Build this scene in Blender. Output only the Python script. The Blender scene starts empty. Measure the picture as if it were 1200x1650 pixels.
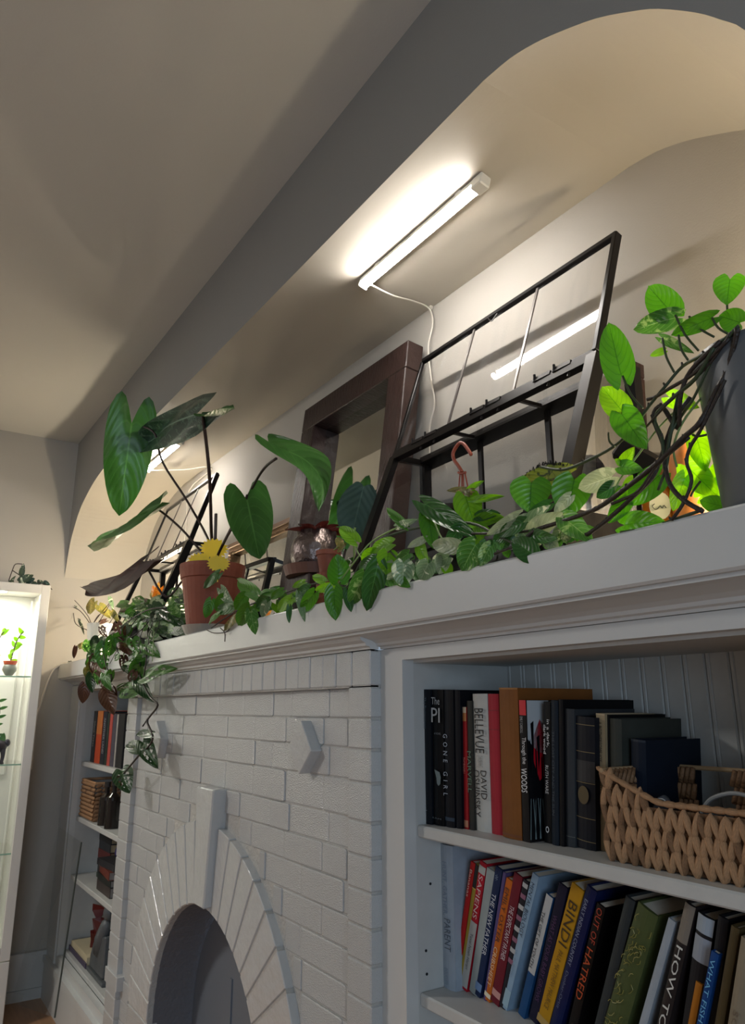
import bpy, bmesh, math, random
from mathutils import Vector, Matrix, noise
C = bpy.context.scene
COL = C.collection
rnd = random.Random(7)
# ------------------------------------------------------------------ camera, world, light, exposure
EYE = Vector((0, 0, 1.44)); FPX = 1190.18
YAW, PITCH, ROLL = math.radians(-56.523), math.radians(14.883), math.radians(-0.163)
def cam_axes():
    cy, sy, cp, sp, cr, sr = math.cos(YAW), math.sin(YAW), math.cos(PITCH), math.sin(PITCH), math.cos(ROLL), math.sin(ROLL)
    f = Vector((sy*cp, cy*cp, sp)); r = Vector((cy, -sy, 0)); u = r.cross(f)
    return cr*r+sr*u, -sr*r+cr*u, f
RT, UP, FW = cam_axes()
cd = bpy.data.cameras.new('camera'); cam = bpy.data.objects.new('camera', cd); COL.objects.link(cam)
cd.sensor_fit = 'VERTICAL'; cd.sensor_height = 36; cd.lens = FPX*36/1650; cd.clip_start = .02
m = Matrix((RT, UP, -FW)).transposed().to_4x4(); m.translation = EYE; cam.matrix_world = m
C.camera = cam
def at(px, py, y):                      # the point on the vertical plane y=const seen at pixel (1200x1650 frame)
    d = RT*(px-600)/FPX - UP*(py-825)/FPX + FW
    return EYE + d*(y/d.y)
def atz(px, py, z):
    d = RT*(px-600)/FPX - UP*(py-825)/FPX + FW
    return EYE + d*((z-EYE.z)/d.z)
def atx(px, py, x):
    d = RT*(px-600)/FPX - UP*(py-825)/FPX + FW
    return EYE + d*(x/d.x)

w = bpy.data.worlds.new('world'); C.world = w; w.use_nodes = True
w.node_tree.nodes['Background'].inputs[0].default_value = (.62, .78, 1, 1)
w.node_tree.nodes['Background'].inputs[1].default_value = .6
C.view_settings.view_transform = 'Standard'; C.view_settings.look = 'None'
C.view_settings.exposure = 0.56; C.view_settings.gamma = 1; C.view_settings.use_curve_mapping = False
def area(name, loc, to, sx, sy, power, col):
    l = bpy.data.lights.new(name, 'AREA'); l.shape = 'RECTANGLE'; l.size = sx; l.size_y = sy; l.energy = power; l.color = col
    o = bpy.data.objects.new(name, l); COL.objects.link(o); o.location = loc
    o.rotation_euler = (Vector(to)-Vector(loc)).to_track_quat('-Z', 'Y').to_euler(); return o
area('window_daylight', (2.44, -1.3, 1.5), (0, -.9, 1.3), 1.5, 1.4, 30, (.62, .80, 1))      # evening daylight in the window of wall_right
area('ceiling_lamp_light', (-3.3, -1.5, 2.75), (-3.3, -1.1, 0), .4, .4, 26, (1, .97, .93))  # the room's ceiling lamp
BAR_E = 78; CAB_E = 13; BULB_W = 6; BULB_L = 12

# ------------------------------------------------------------------ materials
def srgb(c):
    if isinstance(c, str): c = [int(c[i:i+2], 16)/255 for i in (0, 2, 4)]
    return tuple((v/12.92 if v <= .04045 else ((v+.055)/1.055)**2.4) for v in c)
MATS = {}
def mat(name, col, rough=.6, metal=0, bump=0, bscale=40, var=0, vscale=6, spec=.5, trans=0, emit=0, tl=0, coat=0, stretch=None, seed=0):
    if name in MATS: return MATS[name]
    M = bpy.data.materials.new(name); M.use_nodes = True; nt = M.node_tree; N = nt.nodes; L = nt.links
    P = N['Principled BSDF']; c = srgb(col)+(1,)
    P.inputs['Base Color'].default_value = c; P.inputs['Roughness'].default_value = rough
    P.inputs['Metallic'].default_value = metal; P.inputs['Specular IOR Level'].default_value = spec
    P.inputs['Coat Weight'].default_value = coat; P.inputs['Transmission Weight'].default_value = trans
    if emit: P.inputs['Emission Color'].default_value = c; P.inputs['Emission Strength'].default_value = emit
    if bump or var:
        tc = N.new('ShaderNodeTexCoord'); mp = N.new('ShaderNodeMapping'); L.new(tc.outputs['Object'], mp.inputs[0])
        mp.inputs['Location'].default_value = (seed*3.1, seed*1.7, seed)
        if stretch: mp.inputs['Scale'].default_value = stretch
    if bump:
        n = N.new('ShaderNodeTexNoise'); n.inputs['Scale'].default_value = bscale; n.inputs['Detail'].default_value = 4
        b = N.new('ShaderNodeBump'); b.inputs['Strength'].default_value = bump; b.inputs['Distance'].default_value = .01
        L.new(mp.outputs[0], n.inputs['Vector']); L.new(n.outputs[0], b.inputs['Height']); L.new(b.outputs[0], P.inputs['Normal'])
    if var:
        n = N.new('ShaderNodeTexNoise'); n.inputs['Scale'].default_value = vscale; n.inputs['Detail'].default_value = 5
        L.new(mp.outputs[0], n.inputs['Vector']); r = N.new('ShaderNodeMapRange')
        r.inputs[1].default_value = .3; r.inputs[2].default_value = .7; r.inputs[3].default_value = 1-var; r.inputs[4].default_value = 1+var*.5
        L.new(n.outputs[0], r.inputs[0]); h = N.new('ShaderNodeHueSaturation'); h.inputs['Color'].default_value = c
        L.new(r.outputs[0], h.inputs['Value']); L.new(h.outputs[0], P.inputs['Base Color'])
    MATS[name] = M; return M

# ------------------------------------------------------------------ mesh helpers
class MB:
    def __init__(s): s.v = []; s.f = []; s.uv = None
    def add(s, vs, fs):
        b = len(s.v); s.v += [Vector(v) for v in vs]; s.f += [tuple(i+b for i in f) for f in fs]; return s
    def box(s, x0, x1, y0, y1, z0, z1, M=None):
        vs = [Vector((x, y, z)) for z in (z0, z1) for y in (y0, y1) for x in (x0, x1)]
        if M: vs = [M @ v for v in vs]
        return s.add(vs, [(0, 2, 3, 1), (4, 5, 7, 6), (0, 1, 5, 4), (2, 6, 7, 3), (0, 4, 6, 2), (1, 3, 7, 5)])
    def bar(s, a, b, w, h, up=(0, 0, 1)):           # a rectangular bar from a to b
        a, b = Vector(a), Vector(b); d = (b-a); L = d.length; d.normalize(); u = Vector(up); r = d.cross(u).normalized(); u = r.cross(d)
        M = Matrix((d, r, u)).transposed().to_4x4(); M.translation = a
        return s.box(0, L, -w/2, w/2, -h/2, h/2, M)
    def tube(s, pts, r, n=6, cap=True):
        pts = [Vector(p) for p in pts]; rs = r if isinstance(r, (list, tuple)) else [r]*len(pts)
        vs = []; u = None
        for i, p in enumerate(pts):
            d = (pts[min(i+1, len(pts)-1)]-pts[max(i-1, 0)]).normalized()
            if u is None: u = d.orthogonal().normalized()
            u = (u-d*u.dot(d)).normalized(); v = d.cross(u)
            for k in range(n):
                a = 2*math.pi*k/n; vs.append(p+(u*math.cos(a)+v*math.sin(a))*rs[i])
        fs = [(i*n+k, i*n+(k+1) % n, (i+1)*n+(k+1) % n, (i+1)*n+k) for i in range(len(pts)-1) for k in range(n)]
        if cap: fs += [tuple(range(n))[::-1], tuple(range((len(pts)-1)*n, len(pts)*n))]
        return s.add(vs, fs)
    def lathe(s, prof, c=(0, 0, 0), n=24, fn=None):
        c = Vector(c); vs = []
        for i, (r, z) in enumerate(prof):
            for k in range(n):
                a = 2*math.pi*k/n; rr = r*(fn(a, z) if fn else 1); vs.append(c+Vector((rr*math.cos(a), rr*math.sin(a), z)))
        fs = [(i*n+k, i*n+(k+1) % n, (i+1)*n+(k+1) % n, (i+1)*n+k) for i in range(len(prof)-1) for k in range(n)]
        fs += [tuple(range(n))[::-1], tuple(range((len(prof)-1)*n, len(prof)*n))]
        return s.add(vs, fs)
    def prism(s, poly, y0, y1, M=None):             # polygon in x,z pushed along y
        n = len(poly); vs = [Vector((x, y0, z)) for x, z in poly]+[Vector((x, y1, z)) for x, z in poly]
        if M: vs = [M @ v for v in vs]
        return s.add(vs, [tuple(range(n)), tuple(range(2*n-1, n-1, -1))]+[(i, i+n, (i+1) % n+n, (i+1) % n) for i in range(n)])
    def prismx(s, poly, x0, x1):                    # polygon in y,z pushed along x
        n = len(poly); vs = [Vector((x0, y, z)) for y, z in poly]+[Vector((x1, y, z)) for y, z in poly]
        return s.add(vs, [tuple(range(n)), tuple(range(2*n-1, n-1, -1))]+[(i, i+n, (i+1) % n+n, (i+1) % n) for i in range(n)])
    def blob(s, c, r, n=10, q=(1, 1, 1)):
        prof = [(r*max(.02, math.sin(math.pi*i/n)), -r*math.cos(math.pi*i/n)) for i in range(n+1)]
        b = len(s.v); s.lathe(prof, (0, 0, 0), n+2)
        for i in range(b, len(s.v)): v = s.v[i]; s.v[i] = Vector((v.x*q[0], v.y*q[1], v.z*q[2]))+Vector(c)
        return s
    def build(s, name, m, parent=None, smooth=False, bevel=0, label=None, kind=None, fix=True):
        off = parent.get('_o', (0, 0, 0)) if parent else (0, 0, 0); off = Vector(off)
        me = bpy.data.meshes.new(name); me.from_pydata([v-off for v in s.v], [], s.f)
        if s.uv:
            ul = me.uv_layers.new(name='UVMap'); li = [0]*len(me.loops); me.loops.foreach_get('vertex_index', li)
            ul.data.foreach_set('uv', [c for i in li for c in s.uv[i]])
        if fix or bevel:
            bm = bmesh.new(); bm.from_mesh(me)
            if fix: bmesh.ops.recalc_face_normals(bm, faces=bm.faces)
            if bevel: bmesh.ops.bevel(bm, geom=bm.edges[:], offset=bevel, segments=1, affect='EDGES')
            bm.to_mesh(me); bm.free()
        if smooth: me.shade_smooth()
        me.materials.append(m); o = bpy.data.objects.new(name, me); COL.objects.link(o)
        if parent: o.parent = parent; o['_o'] = tuple(off)
        else: o['_o'] = (0, 0, 0)
        if label: o['label'] = label
        if kind: o['kind'] = kind
        return o
def thing(name, label, cat, loc=(0, 0, 0), group=None):
    o = bpy.data.objects.new(name, None); COL.objects.link(o); o.location = loc; o.empty_display_size = .05
    o['label'] = label; o['category'] = cat; o['_o'] = tuple(loc)
    if group: o['group'] = group
    return o
def tag(o, label, cat, group=None):
    o['label'] = label; o['category'] = cat
    if group: o['group'] = group
    return o
def bx(*a): return MB().box(*a)
def smooth_path(pts, k=5):
    pts = [Vector(p) for p in pts]; out = []
    for i in range(len(pts)-1):
        a, b, c, d = pts[max(i-1, 0)], pts[i], pts[i+1], pts[min(i+2, len(pts)-1)]
        for j in range(k):
            t = j/k; out.append(.5*((2*b)+(c-a)*t+(2*a-5*b+4*c-d)*t*t+(3*b-a-3*c+d)*t**3))
    return out+[pts[-1]]

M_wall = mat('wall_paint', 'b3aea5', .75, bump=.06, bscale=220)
M_ceil = mat('ceiling_paint', 'c8c7c1', .8, bump=.05, bscale=150)
M_vault = mat('vault_plaster', 'b7b1a5', .6, bump=.08, bscale=26)
M_trim = mat('white_trim_paint', 'c9cac8', .38, bump=.05, bscale=30)
M_shelf = mat('shelf_paint', 'bfc0bd', .45, bump=.05, bscale=60, var=.04, vscale=30)
M_brick = mat('painted_brick', 'bfc0bf', .2, bump=.42, bscale=26, spec=.6)
M_mortar = mat('painted_mortar', 'b7b5b0', .45, bump=.5, bscale=90)
M_floor = mat('oak_floor', 'a97f5c', .45, var=.15, vscale=4, stretch=(1, 12, 1))
M_black = mat('black_steel', '1d1a1a', .35, metal=.3)
M_white = mat('white_plastic', 'dcdad2', .4)

# ------------------------------------------------------------------ the setting
XL, XR, YB, ZC = -4.59, 2.5, -3.2, 3.025        # left wall, right wall, wall behind the camera, ceiling
YW, YN, YM, YF = .86, 1.31, .88, .968           # arch wall face, niche back, mantel front, face frames
NR = -.34                                       # right jamb of the niche
def struct(o): o['kind'] = 'structure'; return o
struct(bx(XL-.1, XR+.1, YB-.1, 1.5, -.1, 0).build('floor', M_floor))
struct(bx(XL-.1, XR+.1, YB-.1, 1.5, ZC, ZC+.1).build('ceiling', M_ceil))
struct(bx(XL-.1, XL, YB, 1.5, 0, ZC).build('wall_left', M_wall))
struct(bx(XL, XR, YB-.1, YB, 0, ZC).build('wall_rear', M_wall))
wr = MB(); wr.box(XR, XR+.1, YB, -2.1, 0, ZC); wr.box(XR, XR+.1, -.5, 1.5, 0, ZC); wr.box(XR, XR+.1, -2.1, -.5, 0, .8); wr.box(XR, XR+.1, -2.1, -.5, 2.3, ZC)
struct(wr.build('wall_right', M_wall))
wf = MB(); 
for a in ((-2.1, -2.04, .8, 2.3), (-.56, -.5, .8, 2.3), (-1.33, -1.27, .86, 2.24), (-2.04, -.56, .8, .86), (-2.04, -.56, 2.24, 2.3)): wf.box(XR+.02, XR+.06, *a)
struct(wf.build('window_1', M_trim))
# arch wall
arch_r = [(NR, 2.10), (-.35, 2.22), (-.386, 2.322), (-.416, 2.369), (-.449, 2.413), (-.504, 2.473), (-.546, 2.509), (-.615, 2.56), (-.694, 2.604), (-.753, 2.632), (-.817, 2.653), (-.89, 2.663)]
arch_l = [(-3.89, 2.663), (-4.06, 2.641), (-4.21, 2.604), (-4.32, 2.566), (-4.40, 2.520), (-4.465, 2.46), (-4.52, 2.40), (-4.56, 2.31), (-4.59, 2.19)]
arch = smooth_path([Vector((x, 0, z)) for x, z in arch_r], 3)+smooth_path([Vector((x, 0, z)) for x, z in arch_l], 3)
arch = [(p.x, p.z) for p in arch]
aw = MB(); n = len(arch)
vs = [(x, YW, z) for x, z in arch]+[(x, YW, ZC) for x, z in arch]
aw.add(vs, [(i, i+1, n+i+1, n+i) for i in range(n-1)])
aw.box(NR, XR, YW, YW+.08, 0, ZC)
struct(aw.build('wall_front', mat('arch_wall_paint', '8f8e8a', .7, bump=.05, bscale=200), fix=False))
va = MB(); va.add([(x, YW, z) for x, z in arch]+[(x, YN, z) for x, z in arch], [(i, n+i, n+i+1, i+1) for i in range(n-1)])
va.box(NR, NR+.05, YW+.081, YN, 1.6, 2.12)
struct(va.build('ceiling_niche', M_vault, smooth=False, fix=False))
struct(bx(XL, NR+.05, YN, YN+.05, 1.6, 2.72).build('wall_niche', M_wall))
# left wall baseboard with a moulded cap
bb = MB(); bb.box(XL, XL+.018, YB, YF, 0, .18); bb.prismx([(0, 0)]*0 or [(YB, .18), (YB, .22), (YF, .22), (YF, .18)], XL, XL+.03); bb.box(XL+.018, XL+.032, YB, YF, 0, .05)
struct(bb.build('baseboard_left', M_trim))

# ------------------------------------------------------------------ chimney breast with painted bricks
BX0, BX1 = -3.353, -1.432; YP, YFD = .94, .96
fp = thing('brick_fireplace', 'white painted brick fireplace with an arched opening and keystone under the mantel', 'fireplace', (-2.39, 1.1, 0))
# arched opening (half width .40) ; the breast core has the hole cut out of its face
AX, AZ, AA, AB_ = -2.378, .405, .452, .447     # centre, springing, half width, rise of the inner arch
def ell(a, b, n, x=AX, z=AZ): return [(x-a*math.cos(math.pi*i/n), z+b*math.sin(math.pi*i/n)) for i in range(n+1)]
inner = [(AX-AA, 0)]+ell(AA, AB_, 24)+[(AX+AA, 0)]
core = MB(); yb0 = YFD+.0035
pts = inner; k = len(pts)
outer = []
for x, z in pts:                                 # fan the face between the arch and the rectangle
    if z <= AZ: outer.append((BX0+.002 if x < AX else BX1-.002, z))
    else: outer.append((BX0+.002 if x < AX-.75 else BX1-.002 if x > AX+.75 else x, 1.570))
outer = [(BX0+.002, 0)]+[(BX0+.002+(BX1-BX0-.004)*i/24, 1.570) for i in range(25)]+[(BX1-.002, 0)]
core.add([(x, yb0, z) for x, z in pts]+[(x, yb0, z) for x, z in outer], [(i, i+1, k+i+1, k+i) for i in range(k-1)])
core.add([(BX0+.002, yb0, 0), (BX0+.002, 1.30, 0), (BX0+.002, 1.30, 1.570), (BX0+.002, yb0, 1.570)], [(0, 1, 2, 3)])
core.add([(BX1-.002, yb0, 0), (BX1-.002, 1.30, 0), (BX1-.002, 1.30, 1.570), (BX1-.002, yb0, 1.570)], [(0, 1, 2, 3)])
core.build('mortar_core', M_mortar, fp, fix=False)
M_soot = mat('firebox_paint', '6c6c70', .5, bump=.5, bscale=60)
sf = MB(); rp = [(AX-AA+.0, 0)]+ell(AA, AB_, 24)+[(AX+AA, 0)]
sf.add([(x, yb0-.001, z) for x, z in rp]+[(x, 1.14, z) for x, z in rp], [(i, i+1, k+i+1, k+i) for i in range(k-1)])
sf.build('arch_soffit', M_soot, fp, fix=False)
M_cover = mat('fireplace_cover', '6e757e', .5)
cv = MB(); cv.prism([(AX-AA+.01, .01)]+ell(AA-.01, AB_-.01, 20)+[(AX+AA-.01, .01)], 1.10, 1.12); cv.build('cover_board', M_cover, fp)
bx(AX-.12, AX-.105, 1.095, 1.1, .02, .60).build('cover_batten', M_cover, fp)
# unit brick mesh (bevelled), shared
def unit_brick(name, m):
    bm = bmesh.new(); bmesh.ops.create_cube(bm, size=1); bmesh.ops.bevel(bm, geom=bm.edges[:], offset=.045, segments=1, affect='EDGES')
    me = bpy.data.meshes.new(name); bm.to_mesh(me); bm.free(); me.materials.append(m); return me
UB = unit_brick('brick', M_brick)
fo = Vector(fp['_o'])
def brick(x0, x1, y0, y1, z0, z1, name='brick'):
    o = bpy.data.objects.new(name, UB); COL.objects.link(o); o.parent = fp
    o.location = Vector(((x0+x1)/2, (y0+y1)/2, (z0+z1)/2))-fo; o.scale = (x1-x0, y1-y0, z1-z0); 
    o.rotation_euler = (0, rnd.uniform(-.003, .003), 0); return o
rows = [at(598, p, YP).z for p in (1106, 1158, 1209, 1263.5, 1328, 1384.5, 1441, 1500.5, 1559, 1622)]
while rows[-1] > .3: rows.append(rows[-1]-.069)
RO, RZ = .676, .69                                # outer ring: half width and rise
def ring_out(x): 
    t = (x-AX)/RO; return AZ+RZ*math.sqrt(max(0, 1-t*t)) if abs(t) < 1 else 0
J = .0015
KEY = (-2.39+0, )                                
kx0, kx1 = at(316.5, 1270, .915).x, at(343.5, 1273, .915).x
PL, PR = -3.217, -1.53
for i in range(len(rows)-1):
    z1, z0 = rows[i]-J, rows[i+1]+J
    if z0 < .2: break
    x = PL-(.10 if i % 2 else 0)
    while x < PR:
        L = .205*(1 if rnd.random() > .12 else .55); a, b = max(x+J, PL+J), min(x+L-J, PR-J); x += L
        if b-a < .03: continue
        for (p, q) in ((a, b),):
            zc = z1 if z1 < AZ+RZ else z0
            if z0 < AZ+RZ+.01:                   # cut at the voussoir ring
                zz = max(z0, AZ); h = (zz-AZ)/RZ; half = RO*math.sqrt(max(0, 1-h*h)) if h < 1 else 0
                l, r = AX-half-.004, AX+half+.004
                if half > 0:
                    if p > l and q < r: continue
                    if p < l < q: q = l
                    elif p < r < q: p = r
                    if q-p < .02: continue
            brick(p, q, YFD+rnd.uniform(-.002, .002), YFD+.03, z0, z1)
    # piers: left and right, proud of the field
    if i % 2: brick(BX0, PL, YP, YP+.05, z0, z1)
    else: brick(BX0, PL, YP, YP+.05, z0, z1)
    brick(PR+J, BX1, YP, YP+.05, z0, z1)
    bx(0, 0, 0, 0, 0, 0)
sx = BX0
zt = 1.569
while sx < BX1-.03:                              # soldier course under the mantel
    wv = rnd.uniform(.062, .078); e = sx+wv if sx+wv < BX1-.04 else BX1
    brick(sx+J, e-J*.5, YP+rnd.uniform(-.0015, .0015), YP+.05, rows[0]+J, zt, 'soldier_brick'); sx = e
brick(BX0, PL+.035, YP-.008, YP+.05, .40, .452, 'ledge_brick')
# mortar behind the piers and soldiers (their own projecting backing)
pb = MB(); pb.box(BX0+.003, PL-.002, YP+.0035, yb0+.01, .0, 1.570); pb.box(PR+.002, BX1-.003, YP+.0035, yb0+.01, 0, 1.570); pb.box(BX0+.003, BX1-.003, YP+.0035, yb0+.01, rows[0]-.001, 1.570)
pb.build('projecting_mortar', M_mortar, fp)
# voussoirs
NV = 11
def ept(a, b, t): return (AX-a*math.cos(t), AZ+b*math.sin(t))
for i in range(2*NV):
    t0, t1 = math.pi*i/(2*NV)+.008, math.pi*(i+1)/(2*NV)-.008
    tt = [t0, t0*.67+t1*.33, t0*.33+t1*.67, t1]
    MB().prism([ept(AA+.001, AB_+.001, q_) for q_ in tt]+[ept(RO, RZ, q_) for q_ in tt[::-1]], YP, YP+.04).build('voussoir', M_brick, fp, bevel=.002)
for s in (-1, 1):
    z = AZ-.002
    while z > .1:
        x0, x1 = sorted((AX+s*AA, AX+s*RO)); brick(x0, x1, YP, YP+.04, z-.065, z-.001, 'arch_jamb_brick'); z -= .069
# ring mortar
rg = MB(); NN = 30; ri = [ept(AA, AB_, math.pi*i/NN) for i in range(NN+1)]; ro = [ept(RO-.003, RZ-.003, math.pi*i/NN) for i in range(NN+1)]
ri = [(AX-AA, 0)]+ri+[(AX+AA, 0)]; ro = [(AX-RO+.003, 0)]+ro+[(AX+RO-.003, 0)]; q = len(ri)
vs = [(x, YP+.0035, z) for x, z in ri]+[(x, YP+.0035, z) for x, z in ro]+[(x, yb0, z) for x, z in ri]+[(x, yb0, z) for x, z in ro]
rg.add(vs, [(i, i+1, q+i+1, q+i) for i in range(q-1)]+[(q+i, q+i+1, 3*q+i+1, 3*q+i) for i in range(q-1)]+[(i, 2*q+i, 2*q+i+1, i+1) for i in range(q-1)])
rg.build('ring_mortar', M_mortar, fp, fix=False)
# keystone and the two diamond bricks
zk = at(343, 1273, .915).z
kb0, kb1 = at(310.5, 1457, .915), at(326.5, 1466, .915)
MB().prism([(kx0, zk), (kx1, zk), (kb1.x, kb1.z), (kb0.x, kb1.z)], .915, YFD+.02).build('keystone', M_brick, fp, bevel=.004)
for ps in (((484.5, 1160.5), (501, 1210), (481.5, 1248), (462.8, 1204)), ((252, 1161), (258.7, 1190.7), (252, 1222.7), None)):
    P = [at(*p, .93) for p in ps if p]; poly = [(p.x, p.z) for p in P]
    if len(poly) == 3: poly.append((2*(poly[0][0]+poly[2][0])/2-poly[1][0], poly[1][1]))
    MB().prism(poly, .93, YFD+.02).build('diamond_brick', M_brick, fp, bevel=.002)

# ------------------------------------------------------------------ mantel
mt = thing('mantel_shelf', 'long thick white painted mantel shelf running below the niche', 'mantel', (-2.4, 1.1, 1.604))
bx(XL, NR, YM, YN, 1.606, 1.688).build('slab', M_trim, mt, bevel=.004)
def moulding(x0, x1, yf):
    prof = [(YM+.012, 1.606), (YM+.012, 1.600), (YM+.028, 1.598), (yf-.028, 1.590), (yf-.016, 1.584), (yf-.014, 1.578), (yf-.004, 1.576), (yf-.003, 1.571), (yf+.02, 1.571), (yf+.02, 1.606)]
    return MB().prismx(prof, x0, x1)
moulding(BX0-.004, BX1+.004, YP).build('bed_moulding', M_trim, mt)
moulding(XL, BX0-.004, YF).build('bed_moulding', M_trim, mt); moulding(BX1+.004, NR, YF).build('bed_moulding', M_trim, mt)

# ------------------------------------------------------------------ built-in bookcases
def bookcase(x0, x1, ox0, ox1, shelves, zb, label, zr):
    t = thing('built_in_bookcase', label, 'bookcase', ((x0+x1)/2, 1.1, 0))
    fr = MB(); fr.box(x0, ox0, YF, YF+.03, 0, 1.570).box(ox1, x1, YF, YF+.03, 0, 1.570).box(ox0, ox1, YF, YF+.03, 1.543, 1.570).box(ox0, ox1, YF, YF+.03, zr, zb)
    fr.build('face_frame', M_trim, t)
    ed = MB(); ed.box(x0+(.0 if x0 > -4 else .0)+.02, ox0-.02, YF-.008, YF, .2, 1.565).build('stile_moulding', M_trim, t) if x0 < -4 else None
    bx(ox0-.02, ox0, YF+.03, 1.29, zr, 1.56).build('side_panel', M_shelf, t); bx(ox1, ox1+.02, YF+.03, 1.29, zr, 1.56).build('side_panel', M_shelf, t)
    bx(ox0, ox1, YF+.03, 1.29, 1.537, 1.56).build('top_panel', M_shelf, t)
    bkp = bx(ox0-.02, ox1+.02, 1.292, 1.30, zr, 1.56).build('back_panel', M_shelf, t)
    x = ox0; wb = .0475
    me = MB().prismx([(0, 0)]*0 or [(1.281, 0), (1.281, 1), (1.292, 1), (1.292, 0)], .0, 1)
    while x < ox1-.005:
        e = min(x+wb, ox1)
        b = MB(); g = .003; z0, z1 = zr+.02, 1.537
        vs = [(x+.0005, 1.285), (x+g, 1.281), (x+g+.005, 1.281), (x+g+.007, 1.2835), (x+g+.009, 1.281), (e-g, 1.281), (e-.0005, 1.285), (e-.0005, 1.291), (x+.0005, 1.291)]
        k = len(vs); b.add([(a, c, z0) for a, c in vs]+[(a, c, z1) for a, c in vs], [tuple(range(k)), tuple(range(2*k-1, k-1, -1))]+[(i, i+k, (i+1) % k+k, (i+1) % k) for i in range(k)])
        b.build('back_board', M_shelf, bkp); x = e
    for zs in shelves:
        bx(ox0+.001, ox1-.001, 1.0, 1.279, zs-.024, zs).build('shelf', M_shelf, t, bevel=.003)
    return t
S1, S2 = 1.202, .890
bcr = bookcase(BX1, NR, -1.347, -.42, (S1, S2, .58, .27), .25, 'white built-in bookcase right of the fireplace, crowded with upright books', .0)
LS = (1.169, .895, .612, .262)
bcl = bookcase(XL, BX0, -4.36, BX0-.03, LS, .24, 'white built-in bookcase in the far corner left of the fireplace', .0)
hl = MB()
for p in ((686, 1531.8), (687.3, 1569.5), (693, 1424)): c = atx(*p, -1.347); hl.tube([c+Vector((-.001, 0, 0)), c+Vector((.0012, 0, 0))], .0028, 8)
hl.build('peg_hole', mat('hole_dark', '1a1c20', .9), bcr)
struct(MB().box(-4.56, BX0, YF-.016, YF, 0, .17).box(-4.56, BX0, YF-.024, YF, .17, .20).build('baseboard_front', M_trim))
# ------------------------------------------------------------------ leaves and stems
def leafmat(name, col, vein, cream=0, creamcol='d9dfc2', n=7, tl=.35, rough=.32, vw=.035, side=.5, back=None):
    if name in MATS: return MATS[name]
    M = bpy.data.materials.new(name); M.use_nodes = True; nt = M.node_tree; N = nt.nodes; L = nt.links; P = N['Principled BSDF']
    uv = N.new('ShaderNodeUVMap'); sp = N.new('ShaderNodeSeparateXYZ'); L.new(uv.outputs[0], sp.inputs[0])
    def math_(op, a, b=None, c=None):
        m = N.new('ShaderNodeMath'); m.operation = op
        for i, v in enumerate((a, b, c)):
            if v is None: continue
            if isinstance(v, (int, float)): m.inputs[i].default_value = v
            else: L.new(v, m.inputs[i])
        return m.outputs[0]
    a = math_('ABSOLUTE', math_('SUBTRACT', sp.outputs[0], .5))
    mid = math_('LESS_THAN', a, vw*.5)
    ph = math_('SUBTRACT', sp.outputs[1], math_('MULTIPLY', a, .75))
    wv = math_('SINE', math_('MULTIPLY', ph, 6.283*n)); sv = math_('MULTIPLY', math_('GREATER_THAN', wv, .90), side)
    vm = math_('MAXIMUM', mid, sv)
    tc = N.new('ShaderNodeTexCoord'); no = N.new('ShaderNodeTexNoise'); no.inputs['Scale'].default_value = 14; no.inputs['Detail'].default_value = 4
    L.new(tc.outputs['Object'], no.inputs['Vector'])
    c0 = N.new('ShaderNodeMix'); c0.data_type = 'RGBA'
    b1 = srgb(col); c0.inputs[6].default_value = tuple(v*.72 for v in b1)+(1,); c0.inputs[7].default_value = tuple(min(1, v*1.25) for v in b1)+(1,); L.new(no.outputs[0], c0.inputs[0])
    last = c0.outputs[2]
    if cream:
        mp = N.new('ShaderNodeMapping'); L.new(tc.outputs['Object'], mp.inputs[0]); n2 = N.new('ShaderNodeTexNoise'); n2.inputs['Scale'].default_value = 45; n2.inputs['Detail'].default_value = 3; n2.inputs['Distortion'].default_value = 1.2
        L.new(mp.outputs[0], n2.inputs['Vector']); r = N.new('ShaderNodeMapRange'); t = .62-cream*.22; r.inputs[1].default_value = t-.03; r.inputs[2].default_value = t+.03; L.new(n2.outputs[0], r.inputs[0])
        c1 = N.new('ShaderNodeMix'); c1.data_type = 'RGBA'; L.new(r.outputs[0], c1.inputs[0]); L.new(last, c1.inputs[6]); c1.inputs[7].default_value = srgb(creamcol)+(1,); last = c1.outputs[2]
    c2 = N.new('ShaderNodeMix'); c2.data_type = 'RGBA'; L.new(vm, c2.inputs[0]); L.new(last, c2.inputs[6]); c2.inputs[7].default_value = srgb(vein)+(1,)
    col_o = c2.outputs[2]
    if back:
        g = N.new('ShaderNodeNewGeometry'); c3 = N.new('ShaderNodeMix'); c3.data_type = 'RGBA'; L.new(g.outputs['Backfacing'], c3.inputs[0]); L.new(col_o, c3.inputs[6]); c3.inputs[7].default_value = srgb(back)+(1,); col_o = c3.outputs[2]
    L.new(col_o, P.inputs['Base Color']); P.inputs['Roughness'].default_value = rough
    b = N.new('ShaderNodeBump'); b.inputs['Strength'].default_value = .22; b.inputs['Distance'].default_value = .002; L.new(wv, b.inputs['Height']); L.new(b.outputs[0], P.inputs['Normal'])
    tr = N.new('ShaderNodeBsdfTranslucent'); hs = N.new('ShaderNodeHueSaturation'); hs.inputs['Value'].default_value = 1.5; hs.inputs['Saturation'].default_value = 1.1; L.new(col_o, hs.inputs['Color']); L.new(hs.outputs[0], tr.inputs[0])
    mx = N.new('ShaderNodeMixShader'); mx.inputs[0].default_value = tl; L.new(P.outputs[0], mx.inputs[1]); L.new(tr.outputs[0], mx.inputs[2]); L.new(mx.outputs[0], N['Material Output'].inputs[0])
    MATS[name] = M; return M
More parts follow.
